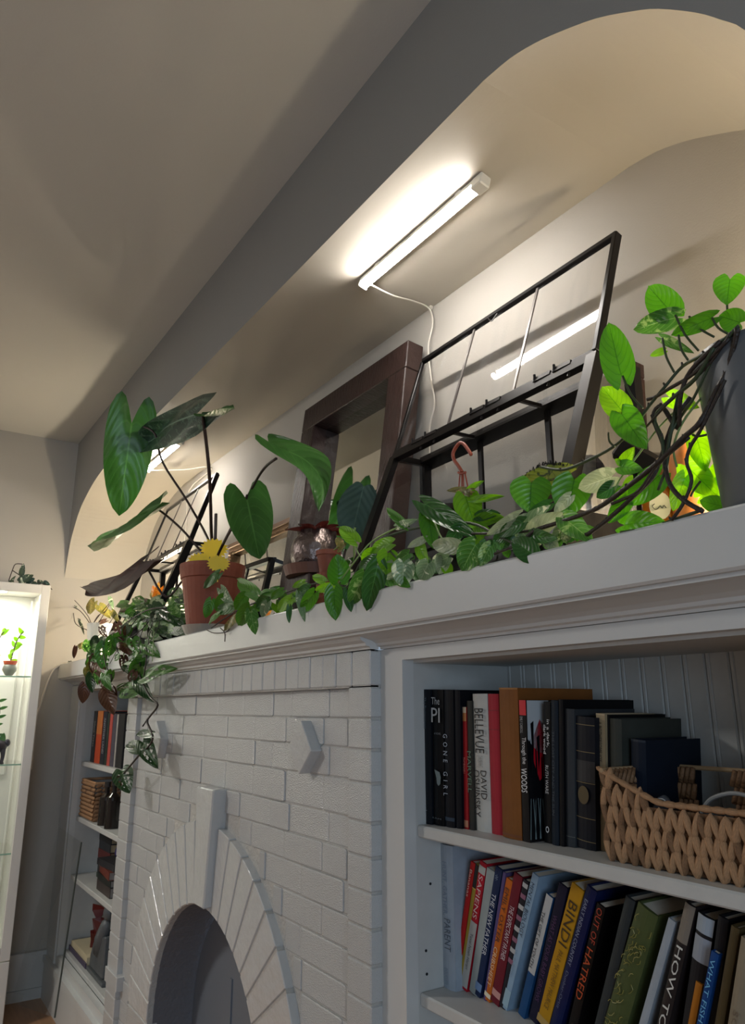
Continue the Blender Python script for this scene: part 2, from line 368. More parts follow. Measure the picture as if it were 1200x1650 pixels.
LM = dict(
 pothos=leafmat('pothos_leaf', '4c8628', '35691d', 0, tl=.4), bright=leafmat('bright_lit_leaf', '78b02a', '54901e', 0, 'c9de7a', tl=.5),  # bright copy: vivid green leaves, with lamp glow painted into the colour
 dark=leafmat('shaded_pothos_leaf', '2e5c26', '4d8040', 0, tl=.25), pale=leafmat('sheen_pothos_leaf', '8c9a7c', 'aab698', .2, 'a8b396', tl=.35),  # pale copy: reflection on glossy leaves painted as a light grey-green
 varieg=leafmat('variegated_pothos_leaf', '457530', '789c5c', .1, '8fae6c', tl=.35), grey=leafmat('grey_green_leaf', '6f8a66', '9fb08f', .2, tl=.3),
 philo=leafmat('philodendron_leaf', '38632a', '4e7c3c', 0, n=8, side=.3, tl=.3), philod=leafmat('dark_philodendron_leaf', '1f3a2c', '6f8c78', .12, '4e6a58', n=6, side=.25, tl=.12, rough=.3),
 philb=leafmat('bronze_philodendron_leaf', '35201b', '4a2e26', 0, tl=.08, rough=.65), adans=leafmat('swiss_cheese_leaf', '3b6a28', '5c8c3c', 0, tl=.35),
 adansd=leafmat('dark_swiss_cheese_leaf', '1f3d1f', '3c5c34', 0, tl=.2), brown=leafmat('brown_leaf', '4a2e22', '6c4a36', 0, tl=.2),
 olive=leafmat('olive_leaf', '6b6a36', '8a7a48', .1, 'a08a50', tl=.35), spiny=leafmat('begonia_leaf', '8f9c34', '5c6a20', .3, '3c4a1c', tl=.3, rough=.6, n=9),
 scind=leafmat('greyed_leaf', '3f4f3c', '5c6c54', .1, tl=.15))
M_vine = mat('vine_stem', '2f3d22', .55); M_vineb = mat('dark_vine_stem', '2a2019', .5, bump=.3, bscale=200); M_petg = mat('green_petiole', '7f9a5a', .5); M_petd = mat('dark_petiole', '2e1f1a', .45)
def leaf(parent, base, tip, wid, m, nrm=None, fold=.25, curl=.12, lobe=.22, shape=1, holes=False, name='leaf', bend=0, nt=9, nu=6, twist=0, label=None):
    base, tip = Vector(base), Vector(tip); d = tip-base; Ln = d.length; d.normalize()
    if nrm is None: nrm = (EYE-base).normalized()+Vector((rnd.uniform(-.25, .25), rnd.uniform(-.25, .1), rnd.uniform(-.1, .35)))
    nrm = Vector(nrm); side = d.cross(nrm).normalized(); nr = side.cross(d).normalized()
    W = wid/2; b = MB(); uvs = []
    if holes: nt, nu = 20, 14
    for i in range(nt+1):
        t = i/nt; w_ = W*(1.97*(1-t)**.75*(t+.04)**.38 if lobe < .3 else 1.47*(1-t)**.66*(t+.33)**.45) if shape == 1 else W*(math.sin(math.pi*min(1, .08+.92*t)))**.7*(1-.25*t)
        if i == nt: w_ = .002*0+W*.01
        for j in range(nu+1):
            u = 2*j/nu-1; th = twist*t; s2 = side*math.cos(th)+nr*math.sin(th)
            p = base+d*Ln*(t-lobe*math.sin(abs(u)*(2.3 if lobe < .3 else 2.65))*(1-t)**2.5)+s2*(w_*u+bend*Ln*math.sin(math.pi*t))+nr*(fold*abs(u)*w_-curl*Ln*t*t+.02*Ln*math.sin(7*t+3*u))
            b.v.append(p); uvs.append((u*.5+.5, t))
    hs = [(.25, .38, .06, .16), (.42, .42, .05, .2), (.58, .40, .05, .17), (.73, .34, .04, .12), (.33, -.42, .06, .18), (.5, -.4, .05, .2), (.66, -.38, .05, .14)] if holes else []
    for i in range(nt):
        for j in range(nu):
            t, u = (i+.5)/nt, 2*(j+.5)/nu-1
            if any(((t-(ht+.25*(abs(u)-abs(hu))))/ra)**2+((u-hu)/rb)**2 < 1 for ht, hu, ra, rb in hs): continue
            k = i*(nu+1)+j; b.f.append((k, k+1, k+nu+2, k+nu+1))
    b.uv = uvs
    return b.build(name, m, parent, smooth=True, fix=False, label=label)
def pxw(p, px): return px/FPX*(Vector(p)-EYE).dot(FW)
def lf(parent, bp, tp, wpx, y, m, y2=None, **k):
    b, t = at(*bp, y), at(*tp, y if y2 is None else y2); return leaf(parent, b, t, pxw(b, wpx), LM[m] if isinstance(m, str) else m, **k)
def stem(parent, pts, ys, r, m, name='stem', n=5, k=4):
    P = [at(x, y, ys if not isinstance(ys, (list, tuple)) else ys[i]) for i, (x, y) in enumerate(pts)]
    return MB().tube(smooth_path(P, k), r, n).build(name, m, parent, smooth=True)

# ------------------------------------------------------------------ LED bars on the niche ceiling
M_led = mat('led_diffuser', 'fff9f2', .4, emit=BAR_E)
def led_bar(x0, x1, y, label):
    t = thing('led_bar_light', label, 'lamp', ((x0+x1)/2, y, 2.66), 'light bars on the niche ceiling')
    A = math.radians(-14); ca, sa_ = math.cos(A), math.sin(A)
    def rt(pr): return [(y+a*ca-b*sa_, 2.643+a*sa_+b*ca) for a, b in pr]      # the batten is tilted towards the room
    MB().prismx(rt([(-.014, .014), (.014, .014), (.015, -.004), (.0125, -.004), (.0125, 0), (-.014, 0)]), x0+.006, x1-.005).build('housing', M_white, t)
    prof = [(-.0125, -.001)]+[(-.0125*math.cos(a*math.pi/8), -.004-.0115*math.sin(a*math.pi/8)) for a in range(9)]+[(.0120, -.001)]
    MB().prismx(rt(prof), x0+.007, x1-.036).build('diffuser', M_led, t)
    MB().prismx(rt([(-.016, .015), (.016, .015), (.016, -.018), (-.016, -.018)]), x1-.036, x1).build('end_cap', M_white, t, bevel=.003, label='grey-white square end cap')
    MB().prismx(rt([(-.015, .015), (.015, .015), (.015, -.016), (-.015, -.016)]), x0, x0+.006).build('end_cap', M_white, t, bevel=.002)
    for xc in (x0+.08, x1-.1): bx(xc, xc+.02, y-.012, y+.012, 2.645, 2.6625).build('mounting_clip', M_white, t)
    return t
led_bar(-1.62, -1.085, 1.04, 'glowing white light bar on the niche ceiling above the wooden mirror')
led_bar(-3.69, -3.17, 1.04, 'far glowing light bar behind the big philodendron leaves')
M_cord = mat('white_cord', 'd8d2c6', .5)
def cord(pts, label, r=.0028):
    o = MB().tube(smooth_path(pts, 5), r, 6).build('power_cord', M_cord, smooth=True); tag(o, label, 'cord'); return o
cl = at(692, 495, 1.30)
cord([(-1.59, 1.045, 2.63), at(632, 476, 1.12), at(665, 485, 1.22), cl+Vector((0, -.004, -.005)), at(697, 520, 1.298), at(690, 560, 1.298), at(695, 615, 1.298), at(700, 650, 1.298), at(692, 690, 1.296), at(692, 740, 1.296), at(690, 860, 1.296)], 'thin white cord running down the wall from the nearer light bar')
tag(MB().tube([cl+Vector((0, -.002, 0)), cl+Vector((0, .008, 0))], .008, 10).build('cord_clip', M_cord), 'small round white cord clip where ceiling meets niche wall', 'clip')
cord([(-3.66, 1.045, 2.63), (-3.6, 1.2, 2.645), (-3.45, 1.296, 2.63), at(305, 790, 1.296), at(300, 850, 1.296), at(290, 930, 1.296)], 'thin white cord hanging behind the far glass greenhouse')
cord([atx(108, 1068, XL+.03), atx(88, 1078, XL+.006), atx(75, 1105, XL+.006), atx(63, 1140, XL+.006), atx(57, 1165, XL+.02), atx(50, 1240, XL+.05)], 'white cord sagging down the left wall beside the display cabinet', .006)

# ------------------------------------------------------------------ glass greenhouses with opened lids
def glassmat(name, tint=(1, 1, 1), refl=1.0, haze=.0):
    M = bpy.data.materials.new(name); M.use_nodes = True; N = M.node_tree.nodes; L = M.node_tree.links; N.remove(N['Principled BSDF'])
    fr = N.new('ShaderNodeFresnel'); fr.inputs[0].default_value = 1.48; mu = N.new('ShaderNodeMath'); mu.operation = 'MULTIPLY'; mu.inputs[1].default_value = refl; L.new(fr.outputs[0], mu.inputs[0])
    t = N.new('ShaderNodeBsdfTransparent'); t.inputs[0].default_value = tint+(1,); g = N.new('ShaderNodeBsdfGlossy'); g.inputs['Roughness'].default_value = .03
    d = N.new('ShaderNodeBsdfDiffuse'); d.inputs[0].default_value = (.8, .82, .85, 1); m0 = N.new('ShaderNodeMixShader')
    no = N.new('ShaderNodeTexNoise'); no.inputs['Scale'].default_value = 9; tc = N.new('ShaderNodeTexCoord'); mp = N.new('ShaderNodeMapping'); mp.inputs['Scale'].default_value = (3, 1, .6); L.new(tc.outputs['Object'], mp.inputs[0]); L.new(mp.outputs[0], no.inputs['Vector'])
    r = N.new('ShaderNodeMapRange'); r.inputs[1].default_value = .5; r.inputs[2].default_value = .8; r.inputs[4].default_value = haze; L.new(no.outputs[0], r.inputs[0]); L.new(r.outputs[0], m0.inputs[0]); L.new(t.outputs[0], m0.inputs[1]); L.new(d.outputs[0], m0.inputs[2])
    m = N.new('ShaderNodeMixShader'); L.new(mu.outputs[0], m.inputs[0]); L.new(m0.outputs[0], m.inputs[1]); L.new(g.outputs[0], m.inputs[2]); L.new(m.outputs[0], N['Material Output'].inputs[0]); MATS[name] = M; return M
M_glass = glassmat('thin_glass', (.99, .99, .99), .45, .10); M_glass2 = glassmat('weak_reflection_glass', (.99, .99, .99), .10, .03); M_clear = glassmat('clear_sheet', (.98, .99, .98), .25, 0)  # second glass: back and roof panes, mirror reflection turned down to hide light streaks
M_gframe = mat('dark_metal_frame', '161415', .3, metal=.5)
def greenhouse(dx, dy, label, lidextra=0):
    O = Vector((dx, dy, 0)); V = lambda *a: Vector(a)+O
    cL, cR = V(-1.607, 1.138, 2.12), V(-.88, 1.12, 2.12); dL, dR = V(-1.603, 1.243, 2.12), V(-.876, 1.225, 2.12)
    sl = .384; zb = 1.79
    bL, bR = cL+Vector((0, -sl*(2.12-zb), zb-2.12)), cR+Vector((0, -sl*(2.12-zb), zb-2.12))
    eL, eR = Vector((dL.x, dL.y, zb)), Vector((dR.x, dR.y, zb))
    tL, tR = V(-1.607, 1.246, 2.445), V(-.88, 1.228, 2.445)
    t = thing('glass_greenhouse', label, 'greenhouse', tuple((bL+eR)/2*1.0 - Vector((0, 0, (zb-1.69)))))
    # tray and feet
    q0, q1 = Vector((bL.x, bL.y, 1.70)), Vector((bR.x, bR.y, 1.70))
    tr = MB(); vs = [Vector((p.x, p.y, z)) for z in (1.689, zb) for p in (bL, bR, eR, eL)]
    tr.add(vs, [(0, 1, 2, 3), (0, 1, 5, 4), (1, 2, 6, 5), (2, 3, 7, 6), (3, 0, 4, 7)]); tr.build('tray', M_gframe, t)
    P = .016
    def br(n, a, b, w=P, h=P): MB().bar(a, b, w, h, up=(0, -1, .3)).build(n, M_gframe, t)
    br('hinge_rail', cL, cR, .022, .018); br('back_rail', dL, dR, .02, .044); br('post', cL, bL, .026, .018); br('post', cR, bR, .026, .03); br('post', dL, eL, .024, .024); br('post', dR, eR, .024, .024)
    br('roof_bar', cL, dL); br('roof_bar', cR, dR); br('base_rail', bL, bR, .018, .018); br('base_rail', eL, eR); 
    for f in (1/3, 2/3): br('roof_bar', cL.lerp(cR, f), dL.lerp(dR, f), .01, .008); br('back_glazing_bar', dL.lerp(dR, f), eL.lerp(eR, f), .014, .008)
    lid = MB(); lid.bar(tL, tR, .014, .014, (0, -1, .3)).bar(cL+Vector((0, .004, .012)), tL, .012, .010, (0, -1, .3)).bar(cR+Vector((0, .004, .012)), tR, .012, .02, (0, -1, .3)).bar(cL+Vector((0, .004, .016)), cR+Vector((0, .004, .016)), .010, .010, (0, -1, .3))
    lid = lid.build('lid_frame', M_gframe, t, bevel=.0015)
    for f in (1/3, 2/3): MB().bar(cL.lerp(cR, f)+Vector((0, 0, .012)), tL.lerp(tR, f), .007, .004, (0, -1, .3)).build('lid_glazing_bar', mat('grey_caming', '6c6663', .35, metal=.5), lid)
    def pane(n, *p):
        MB().add(p, [(0, 1, 2, 3)]).build(n, M_glass if n[0] == 'l' or n[0] == 'e' else M_glass2, lid if n[0] == 'l' else t, fix=False)
    for i in range(3):
        f0, f1 = i/3, (i+1)/3
        pane('lid_pane', cL.lerp(cR, f0)+Vector((0, 0, .015)), cL.lerp(cR, f1)+Vector((0, 0, .015)), tL.lerp(tR, f1), tL.lerp(tR, f0))
        pane('back_pane', eL.lerp(eR, f0), eL.lerp(eR, f1), dL.lerp(dR, f1), dL.lerp(dR, f0))
        pane('roof_pane', cL.lerp(cR, f0), cL.lerp(cR, f1), dL.lerp(dR, f1), dL.lerp(dR, f0))
    pane('end_pane', bL, cL, dL, eL); pane('end_pane', bR, cR, dR, eR)
    for f in (.16, .24, .50, .58, .80, .88):
        c = cL.lerp(cR, f); hg = MB(); hg.bar(c+Vector((-.025, -.004, .014)), c+Vector((.025, -.004, .014)), .010, .006, (0, -1, .3)); hg.tube([c+Vector((-.02, -.006, .012)), c+Vector((-.02, -.006, .026))], .003, 6).tube([c+Vector((.02, -.01, -.018)), c+Vector((.02, -.006, -.006))], .003, 6); hg.build('hinge', M_black, lid)
    # chain loop under the lid top rail
    MB().tube(smooth_path([tL.lerp(tR, .42)+Vector((0, -.008, -.004)), tL.lerp(tR, .445)+Vector((0, -.012, -.022)), tL.lerp(tR, .47)+Vector((0, -.008, -.008))], 4), .0016, 5).build('stay_wire', M_black, t)
    return t
greenhouse(0, 0, 'black framed glass greenhouse with raised lid in front of the wooden mirror')
greenhouse(-2.1, -.08, 'far black framed glass greenhouse standing behind the terracotta plant pot')

# ------------------------------------------------------------------ mirrors leaning on the niche wall
M_mirror = mat('mirror_glass', 'dfe0dc', .02, metal=1); M_wood = mat('dark_walnut', '33201b', .45, bump=.4, bscale=30, var=.35, vscale=7, stretch=(6, 1, 1)); M_gold = mat('antique_gold', '9a7a58', .35, metal=.7)
def lean_frame(x0, x1, zt, yt, yb, rim, dep, label, m, mm=M_mirror, zb=1.689, beads=False, cat='mirror'):
    a = Vector((0, yt-yb, zt-zb)).normalized(); nn = Vector((0, -a.z, a.y)); nx = Vector((1, 0, 0)); H_ = (Vector((0, yt, zt))-Vector((0, yb, zb))).length
    t = thing('leaning_mirror', label, cat, ((x0+x1)/2, yb, zb)); o = Vector((x0, yb, zb)); W_ = x1-x0
    def pt(u, v, w_): return o+nx*u+a*v+nn*w_
    def board(n, u0, u1, v0, v1, w0=0, w1=dep, mt_=m): 
        vs = [pt(u, v, w_) for w_ in (w0, w1) for v in (v0, v1) for u in (u0, u1)]
        MB().add(vs, [(0, 2, 3, 1), (4, 5, 7, 6), (0, 1, 5, 4), (2, 6, 7, 3), (0, 4, 6, 2), (1, 3, 7, 5)]).build(n, mt_, t, bevel=.003)
    board('frame_rail', 0, W_, H_-rim, H_); board('frame_rail', 0, W_, 0, rim); board('frame_stile', 0, rim, rim, H_-rim); board('frame_stile', W_-rim, W_, rim, H_-rim)
    board('backing', .01, W_-.01, .01, H_-.01, -.004, .002, m)
    MB().add([pt(rim, rim, .004), pt(W_-rim, rim, .004), pt(W_-rim, H_-rim, .004), pt(rim, H_-rim, .004)], [(0, 1, 2, 3)]).build('glass', mm, t, fix=False)
    if beads:
        b = MB(); k = int(W_/.012)
        for i in range(k): b.blob(pt(rim*.3+(W_-rim*.6)*i/k, H_-rim*.75, dep+.001), .0045, 4)
        k = int(H_/.012)
        for i in range(k): b.blob(pt(rim*.75, rim*.3+(H_-rim)*i/k, dep+.001), .0045, 4)
        b.build('beaded_edge', mat('gold_bead', 'a88868', .3, metal=.7), t, smooth=True, kind='stuff')
        board('outer_lip', 0, W_, H_-rim*.4, H_+.002, dep, dep+.008, mat('rose_gilt', '8a6a55', .35, metal=.6))
    return t
lean_frame(-2.335, -1.665, 2.535, 1.295, 1.19, .095, .06, 'large dark wood mirror leaning beside the nearer greenhouse', M_wood)
lean_frame(-1.01, -.893, 2.155, 1.295, 1.262, .035, .030, 'small dark framed mirror peeking out right of the nearer greenhouse', M_wood)
lean_frame(-3.10, -2.42, 2.155, 1.295, 1.245, .05, .025, 'low gilt mirror with beaded edge left of the wooden mirror', M_gold, beads=True)

# ------------------------------------------------------------------ pots and plants on the mantel
M_terra = mat('terracotta', '84442f', .65, bump=.15, bscale=80, var=.12, vscale=12); M_soil = mat('potting_soil', '2a201a', .95, bump=.8, bscale=90)
def pot(t, c, r, rb, h, m=M_terra, rim=.012, name='pot'):
    x, y, z = c; prof = [(rb*.2, 0), (rb, 0), (rb+(r-rb)*.8, h*.78), (r*.985, h*.79), (r*1.03, h-rim), (r*1.03, h), (r*.94, h), (r*.9, h*.85), (r*.2, h*.85)]
    po = MB().lathe([(a, b) for a, b in prof], c, 32).build(name, m, t, smooth=False)
    MB().lathe([(.001, h*.86), (r*.9, h*.865)], c, 20).build('soil', M_soil, po)
# philodendron
c = (-2.50, .965, 1.70)
ph = thing('potted_philodendron', 'tall philodendron with big heart leaves in a large terracotta pot', 'plant', c)
pot(ph, c, .113, .078, .235)
MB().lathe([(.02, -.012), (.082, -.012), (.098, .02), (.094, .02), (.08, -.006), (.02, -.006)], c, 28).build('clear_saucer', mat('cloudy_plastic', 'c9c3b8', .3, trans=.5), ph, label='cloudy clear plastic saucer')
PT = (346, 905)
def pst(pts, ys, r=.0045): stem(ph, [PT]+pts, [.965]+ys, r, M_petd, 'petiole')
pst([(334, 866), (300, 805), (262, 745), (250, 700), (232, 688)], [.96, .9, .82, .78, .75])
pst([(341, 870), (338, 780), (333, 720), (326, 668)], [.95, .86, .82, .78], .006)
pst([(330, 895), (295, 855), (262, 826), (245, 816)], [.95, .88, .82, .8])
pst([(300, 930), (268, 962), (240, 920), (230, 905)], [.93, .88, .82, .8])
pst([(362, 872), (385, 830), (398, 798)], [.95, .93, .91]); pst([(360, 874), (404, 790), (425, 755), (445, 739)], [.95, .93, .92, .91])
pst([(347, 860), (348, 828)], [.96, .96], .006)
lf(ph, (212, 682), (192, 831), 80, .75, 'philo', lobe=.32, fold=.12, curl=.02, nt=14, nu=10)
lf(ph, (316, 668), (196, 724), 66, .78, 'philod', lobe=.25, fold=.1, curl=.05, nt=12, nu=8)
lf(ph, (324, 670), (384, 677), 26, .78, 'philo', fold=.5, curl=-.12, lobe=.1, nrm=(.2, -.6, 1))
lf(ph, (258, 812), (146, 884), 30, .80, 'philo', fold=.5, curl=0, lobe=.1, nt=12, nrm=(.3, -.8, .55), bend=-.05)
lf(ph, (229, 905), (134, 948), 40, .80, 'philb', fold=.1, curl=0, nrm=(.1, -.9, .3), bend=-.06, lobe=.25, nt=12)
lf(ph, (398, 806), (417, 897), 78, .91, 'philo', lobe=.35, fold=.1, curl=.05, nt=14, nu=10)
lf(ph, (436, 722), (518, 842), 50, .91, 'philo', lobe=.2, fold=.35, curl=-.1, nt=14, nu=8, bend=-.16)
# yellow sticky traps in the pot
M_yel = mat('yellow_card', 'ffd800', .5)
def trap(px, py, y, r, label):
    p = at(px, py, y); n = 18; f = (EYE-p).normalized(); u = Vector((0, 0, 1)); s = f.cross(u).normalized(); u = s.cross(f)
    poly = [(r*(1+.12*math.cos(i*math.pi))*math.cos(2*math.pi*i/(2*n))*1.15, r*.85*(1+.12*math.cos(i*math.pi))*math.sin(2*math.pi*i/(2*n))) for i in range(2*n)]
    b = MB(); k = len(poly); b.add([p+s*a+u*c+f*.0008 for a, c in poly]+[p+s*a+u*c for a, c in poly], [tuple(range(k)), tuple(range(2*k-1, k-1, -1))]+[(i, i+k, (i+1) % k+k, (i+1) % k) for i in range(k)])
    t = thing('sticky_trap', label, 'insect trap', tuple(p+u*-r*1.6)); b.build('card', M_yel, t); MB().tube([p-u*r*.8-f*.001, p-u*r*2.0-f*.001], .0015, 5).build('stake', M_yel, t)
trap(345, 884, .955, .040, 'yellow scalloped insect trap standing upright in the terracotta pot')
trap(322, 905, .90, .034, 'second yellow insect trap low at the left rim of the pot'); trap(352, 908, .885, .030, 'third yellow insect trap just below the upright one at the pot rim')
# embossed silver pot with dark succulent on its saucer and stand
c = (-1.80, 1.0, 1.815)
st = bx(-1.865, -1.735, .94, 1.06, 1.689, 1.795).build('plant_riser', M_wood, bevel=.004); tag(st, 'small dark wooden block riser under the silver pot saucer', 'stand')
sa = MB().lathe([(.03, 0), (.085, 0), (.094, .028), (.088, .028), (.08, .006), (.03, .006)], (c[0], c[1], 1.796), 32).build('pot_saucer', mat('brown_saucer', '6b463a', .55)); tag(sa, 'brown terracotta saucer under the embossed silver pot', 'saucer')
sp_ = thing('succulent_pot', 'round embossed silver pot holding a dark red succulent', 'plant', (c[0], c[1], 1.803))
M_silver = mat('embossed_silver', '7d706c', .30, metal=.85, bump=.45, bscale=70)
def emb(a, z): return 1+.02*math.sin(a*14+math.sin(z*120)*2.2)*(1 if .02 < z < .1 else 0)
MB().lathe([(.01, 0), (.05, 0), (.066, .02), (.072, .045), (.074, .06), (.071, .08), (.064, .098), (.056, .108), (.056, .122), (.051, .122), (.05, .10), (.01, .10)], (c[0], c[1], 1.803), 84, emb).build('pot', M_silver, sp_, smooth=True)
M_succ = leafmat('dark_succulent_leaf', '4a1f1c', '8a6a5c', 0, tl=.1, back='6a2f28')
for i in range(13):
    a = i*2.4; r = .03+.02*(i % 3); b0 = Vector((c[0], c[1], 1.922)); leaf(sp_, b0, b0+Vector((math.cos(a)*(.035+r), math.sin(a)*(.035+r), .03-.012*(i % 3))), .034, M_succ, nrm=(0, 0, 1), fold=.5, curl=.1, lobe=.05)
c = (-1.655, .955, 1.78)
tp = thing('small_succulent_pot', 'tiny terracotta pot with a round yellowish leaf in front of the silver pot', 'plant', (c[0], c[1], 1.689))
MB().lathe([(.02, 0), (.03, 0), (.032, .09), (.02, .09)], (c[0], c[1], 1.689), 16).build('riser_pot', M_terra, tp); pot(tp, c, .032, .022, .06)
MB().tube([Vector(c)+Vector((0, 0, .05)), at(545, 880, .95), at(545, 873, .95)], .0015, 5).build('stem', M_petg, tp); lf(tp, (548, 876), (542, 864), 14, .945, 'olive', lobe=.3, fold=0); lf(tp, (545, 884), (556, 876), 13, .955, 'olive', lobe=.3, fold=0)
# far background leaf cut by the greenhouse
c = (-1.72, 1.08, 1.69); bl = thing('dark_leaf_plant', 'plant with one broad dark blue-green leaf in front of the wooden mirror', 'plant', c)
pot(bl, c, .05, .038, .085, mat('brown_pot', '3a2b26', .6)); p0 = at(570, 870, 1.07); MB().tube(smooth_path([Vector(c)+Vector((0, 0, .07)), p0, at(572, 850, 1.07)], 4), .003, 5).build('petiole', M_petg, bl)
lf(bl, (586, 784), (562, 878), 76, 1.07, leafmat('blue_green_leaf', '3a524a', '4a6258', 0, tl=.2, side=.1, rough=.7), lobe=.06, fold=.02, curl=.02, nt=12, nu=8, shape=2)
# hanging-pot plant inside the greenhouse
c = (-1.26, 1.04, 1.80); hp = thing('hanger_pot_plant', 'bright green plant in a pot with a red-brown plastic hanging hook', 'plant', (c[0], c[1], 1.80)); y = 1.02
pot(hp, (c[0], c[1], 1.802), .055, .04, .075, mat('brown_pot', '3a2b26', .6)); M_hook = mat('red_brown_plastic', '9a4a38', .4)
stem(hp, [(759, 733), (752, 722), (745, 714), (738, 716), (730, 729), (731, 740), (738, 750), (744, 760)], y, .0042, M_hook, 'hook')
stem(hp, [(738, 761), (744, 763), (750, 761)], y, .003, M_hook, 'hook_collar')
for a, b in (((741, 762), (736, 826)), ((744, 762), (744, 822)), ((746, 762), (748, 822)), ((749, 762), (762, 826))): stem(hp, [a, b], y, .0018, M_hook, 'hanger_strand')
for b, t_, w_, m_ in (((750, 800), (765, 851), 46, 'bright'), ((757, 790), (714, 788), 12, 'olive'), ((756, 788), (777, 775), 11, 'bright'), ((764, 805), (807, 799), 13, 'bright'), ((772, 838), (808, 833), 24, 'bright'), ((768, 850), (792, 860), 20, 'bright'), ((770, 832), (802, 826), 20, 'dark'), ((757, 797), (748, 785), 12, 'olive'), ((735, 850), (718, 838), 16, 'bright'), ((775, 862), (760, 880), 18, 'bright')):
    lf(hp, b, t_, w_, .97, m_)
stem(hp, [(750, 850), (757, 815), (757, 788)], [.99, .98, .98], .002, M_petg, 'stem')
# spiny-edged begonia leaf
c = (-.985, 1.05, 1.80); sg = thing('spiny_leaf_begonia', 'begonia with a yellow-green leaf fringed in black hairs', 'plant', c); pot(sg, (c[0], c[1], 1.802), .045, .035, .07, mat('brown_pot', '3a2b26', .6))
stem(sg, [(893, 850), (899, 800), (893, 770)], [1.03, 1.02, 1.0], .004, mat('hairy_petiole', '6b4a3c', .7), 'petiole')
lf(sg, (908, 768), (826, 784), 50, 1.0, 'spiny', lobe=.28, fold=-.12, curl=.02, nt=12, nu=8, nrm=(.35, -.9, -.25))
sb = MB(); 
for i in range(34):
    f = i/33; px = 832+f*85; py = 783-34*math.sin(math.pi*min(1, f*.72+.02))-rnd.uniform(-1, 2); p = at(px, py, 1.0); s = pxw(p, 1); 
    for k in range(2): q_ = at(px+rnd.uniform(-3, 3), py-rnd.uniform(3, 8), 1.0-.004*k); sb.tube([p, q_], [s*1.1, s*.5], 4)
for i in range(16): p = at(890+i*2+rnd.uniform(-2, 2), 795+rnd.uniform(-4, 3), 1.01); sb.tube([p, p+Vector((rnd.uniform(-.01, .01), 0, .012))], [.0018, .0008], 4)
sb.build('leaf_fringe', mat('black_hair', '141210', .8), sg, kind='stuff', label='black bristly fringe')

# golden pothos in the grey pot, trailing left along the mantel edge
c = (-.47, .97, 1.69)
gp = thing('trailing_pothos', 'long trailing pothos growing from the tall grey pot at the right', 'plant', c)
MB().lathe([(.02, 0), (.082, 0), (.085, .006), (.0995, .212), (.1, .22), (.095, .22), (.092, .19), (.02, .19)], c, 48).build('pot', mat('grey_pot', '5f6468', .38, bump=.1, bscale=15, var=.15, vscale=10), gp, smooth=True)
MB().lathe([(.001, .195), (.092, .195)], c, 24).build('soil', M_soil, gp)
VN = [([(1190, 525), (1165, 548), (1135, 570), (1100, 590), (1072, 622), (1045, 655), (1020, 690), (988, 720), (940, 745), (905, 757), (870, 752)], [.99, .95, .92, .91, .9, .9, .9, .9, .91, .92, .94], .0032, M_vine),
 ([(1188, 528), (1182, 560), (1170, 600), (1155, 628), (1128, 680), (1100, 706), (1060, 745), (1010, 785), (960, 820), (900, 842), (860, 856), (835, 882)], [.97, .9, .88, .875, .87, .87, .875, .88, .885, .89, .89, .885], .0048, M_vineb),
 ([(1160, 550), (1112, 598), (1096, 640), (1092, 690), (1066, 655), (1052, 672), (1068, 715), (1072, 755), (1080, 782), (1100, 805), (1132, 824)], [.97, .91, .9, .9, .9, .9, .89, .885, .88, .88, .88], .0042, M_vineb),
 ([(1150, 560), (1120, 610), (1085, 640), (1055, 672), (1066, 705), (1071, 740), (1080, 700), (1092, 640)], [.97, .92, .9, .895, .89, .885, .89, .9], .0035, M_vine),
 ([(1168, 612), (1130, 690), (1112, 720), (1106, 745), (1114, 775), (1100, 812), (1082, 838)], [.9, .88, .88, .88, .88, .88, .88], .003, M_vineb),
 ([(1112, 640), (1085, 680), (1064, 740), (1050, 770), (1020, 800), (978, 838), (945, 862)], [.91, .9, .89, .885, .885, .885, .885], .0042, M_vineb),
 ([(1130, 822), (1090, 836), (1050, 850), (1000, 858)], [.885, .885, .885, .885], .003, M_vine),
 ([(1100, 650), (1060, 690), (1030, 730), (1000, 770), (990, 790)], [.92, .91, .9, .9, .9], .0018, M_petg),
 ([(835, 880), (800, 862), (757, 843), (700, 846), (650, 856), (610, 872), (582, 905), (560, 945), (530, 956)], [.885, .9, .91, .91, .905, .9, .89, .885, .88], .0036, M_vine),
 ([(700, 842), (712, 868), (728, 876), (742, 868)], [.9, .895, .89, .89], .0022, M_petg),
 ([(618, 866), (626, 885), (648, 905), (665, 898)], [.9, .895, .89, .89], .0026, M_vine),
 ([(760, 860), (830, 858), (880, 850)], [.9, .9, .9], .003, M_vineb), ([(790, 895), (830, 880), (870, 868)], [.89, .89, .9], .003, M_vineb),
 ([(560, 945), (510, 940), (460, 955), (420, 968), (380, 985), (340, 1012)], [.885, .89, .885, .885, .885, .88], .0028, M_vineb),
 ([(545, 940), (575, 900), (600, 872), (640, 850)], [.89, .89, .9, .9], .0026, M_petg),
 ([(355, 1012), (362, 1020), (362, 1034)], [.872, .868, .868], .002, M_petd), ([(333, 1015), (345, 1020), (365, 1018), (372, 1006)], [.872, .868, .868, .88], .002, M_petd)]
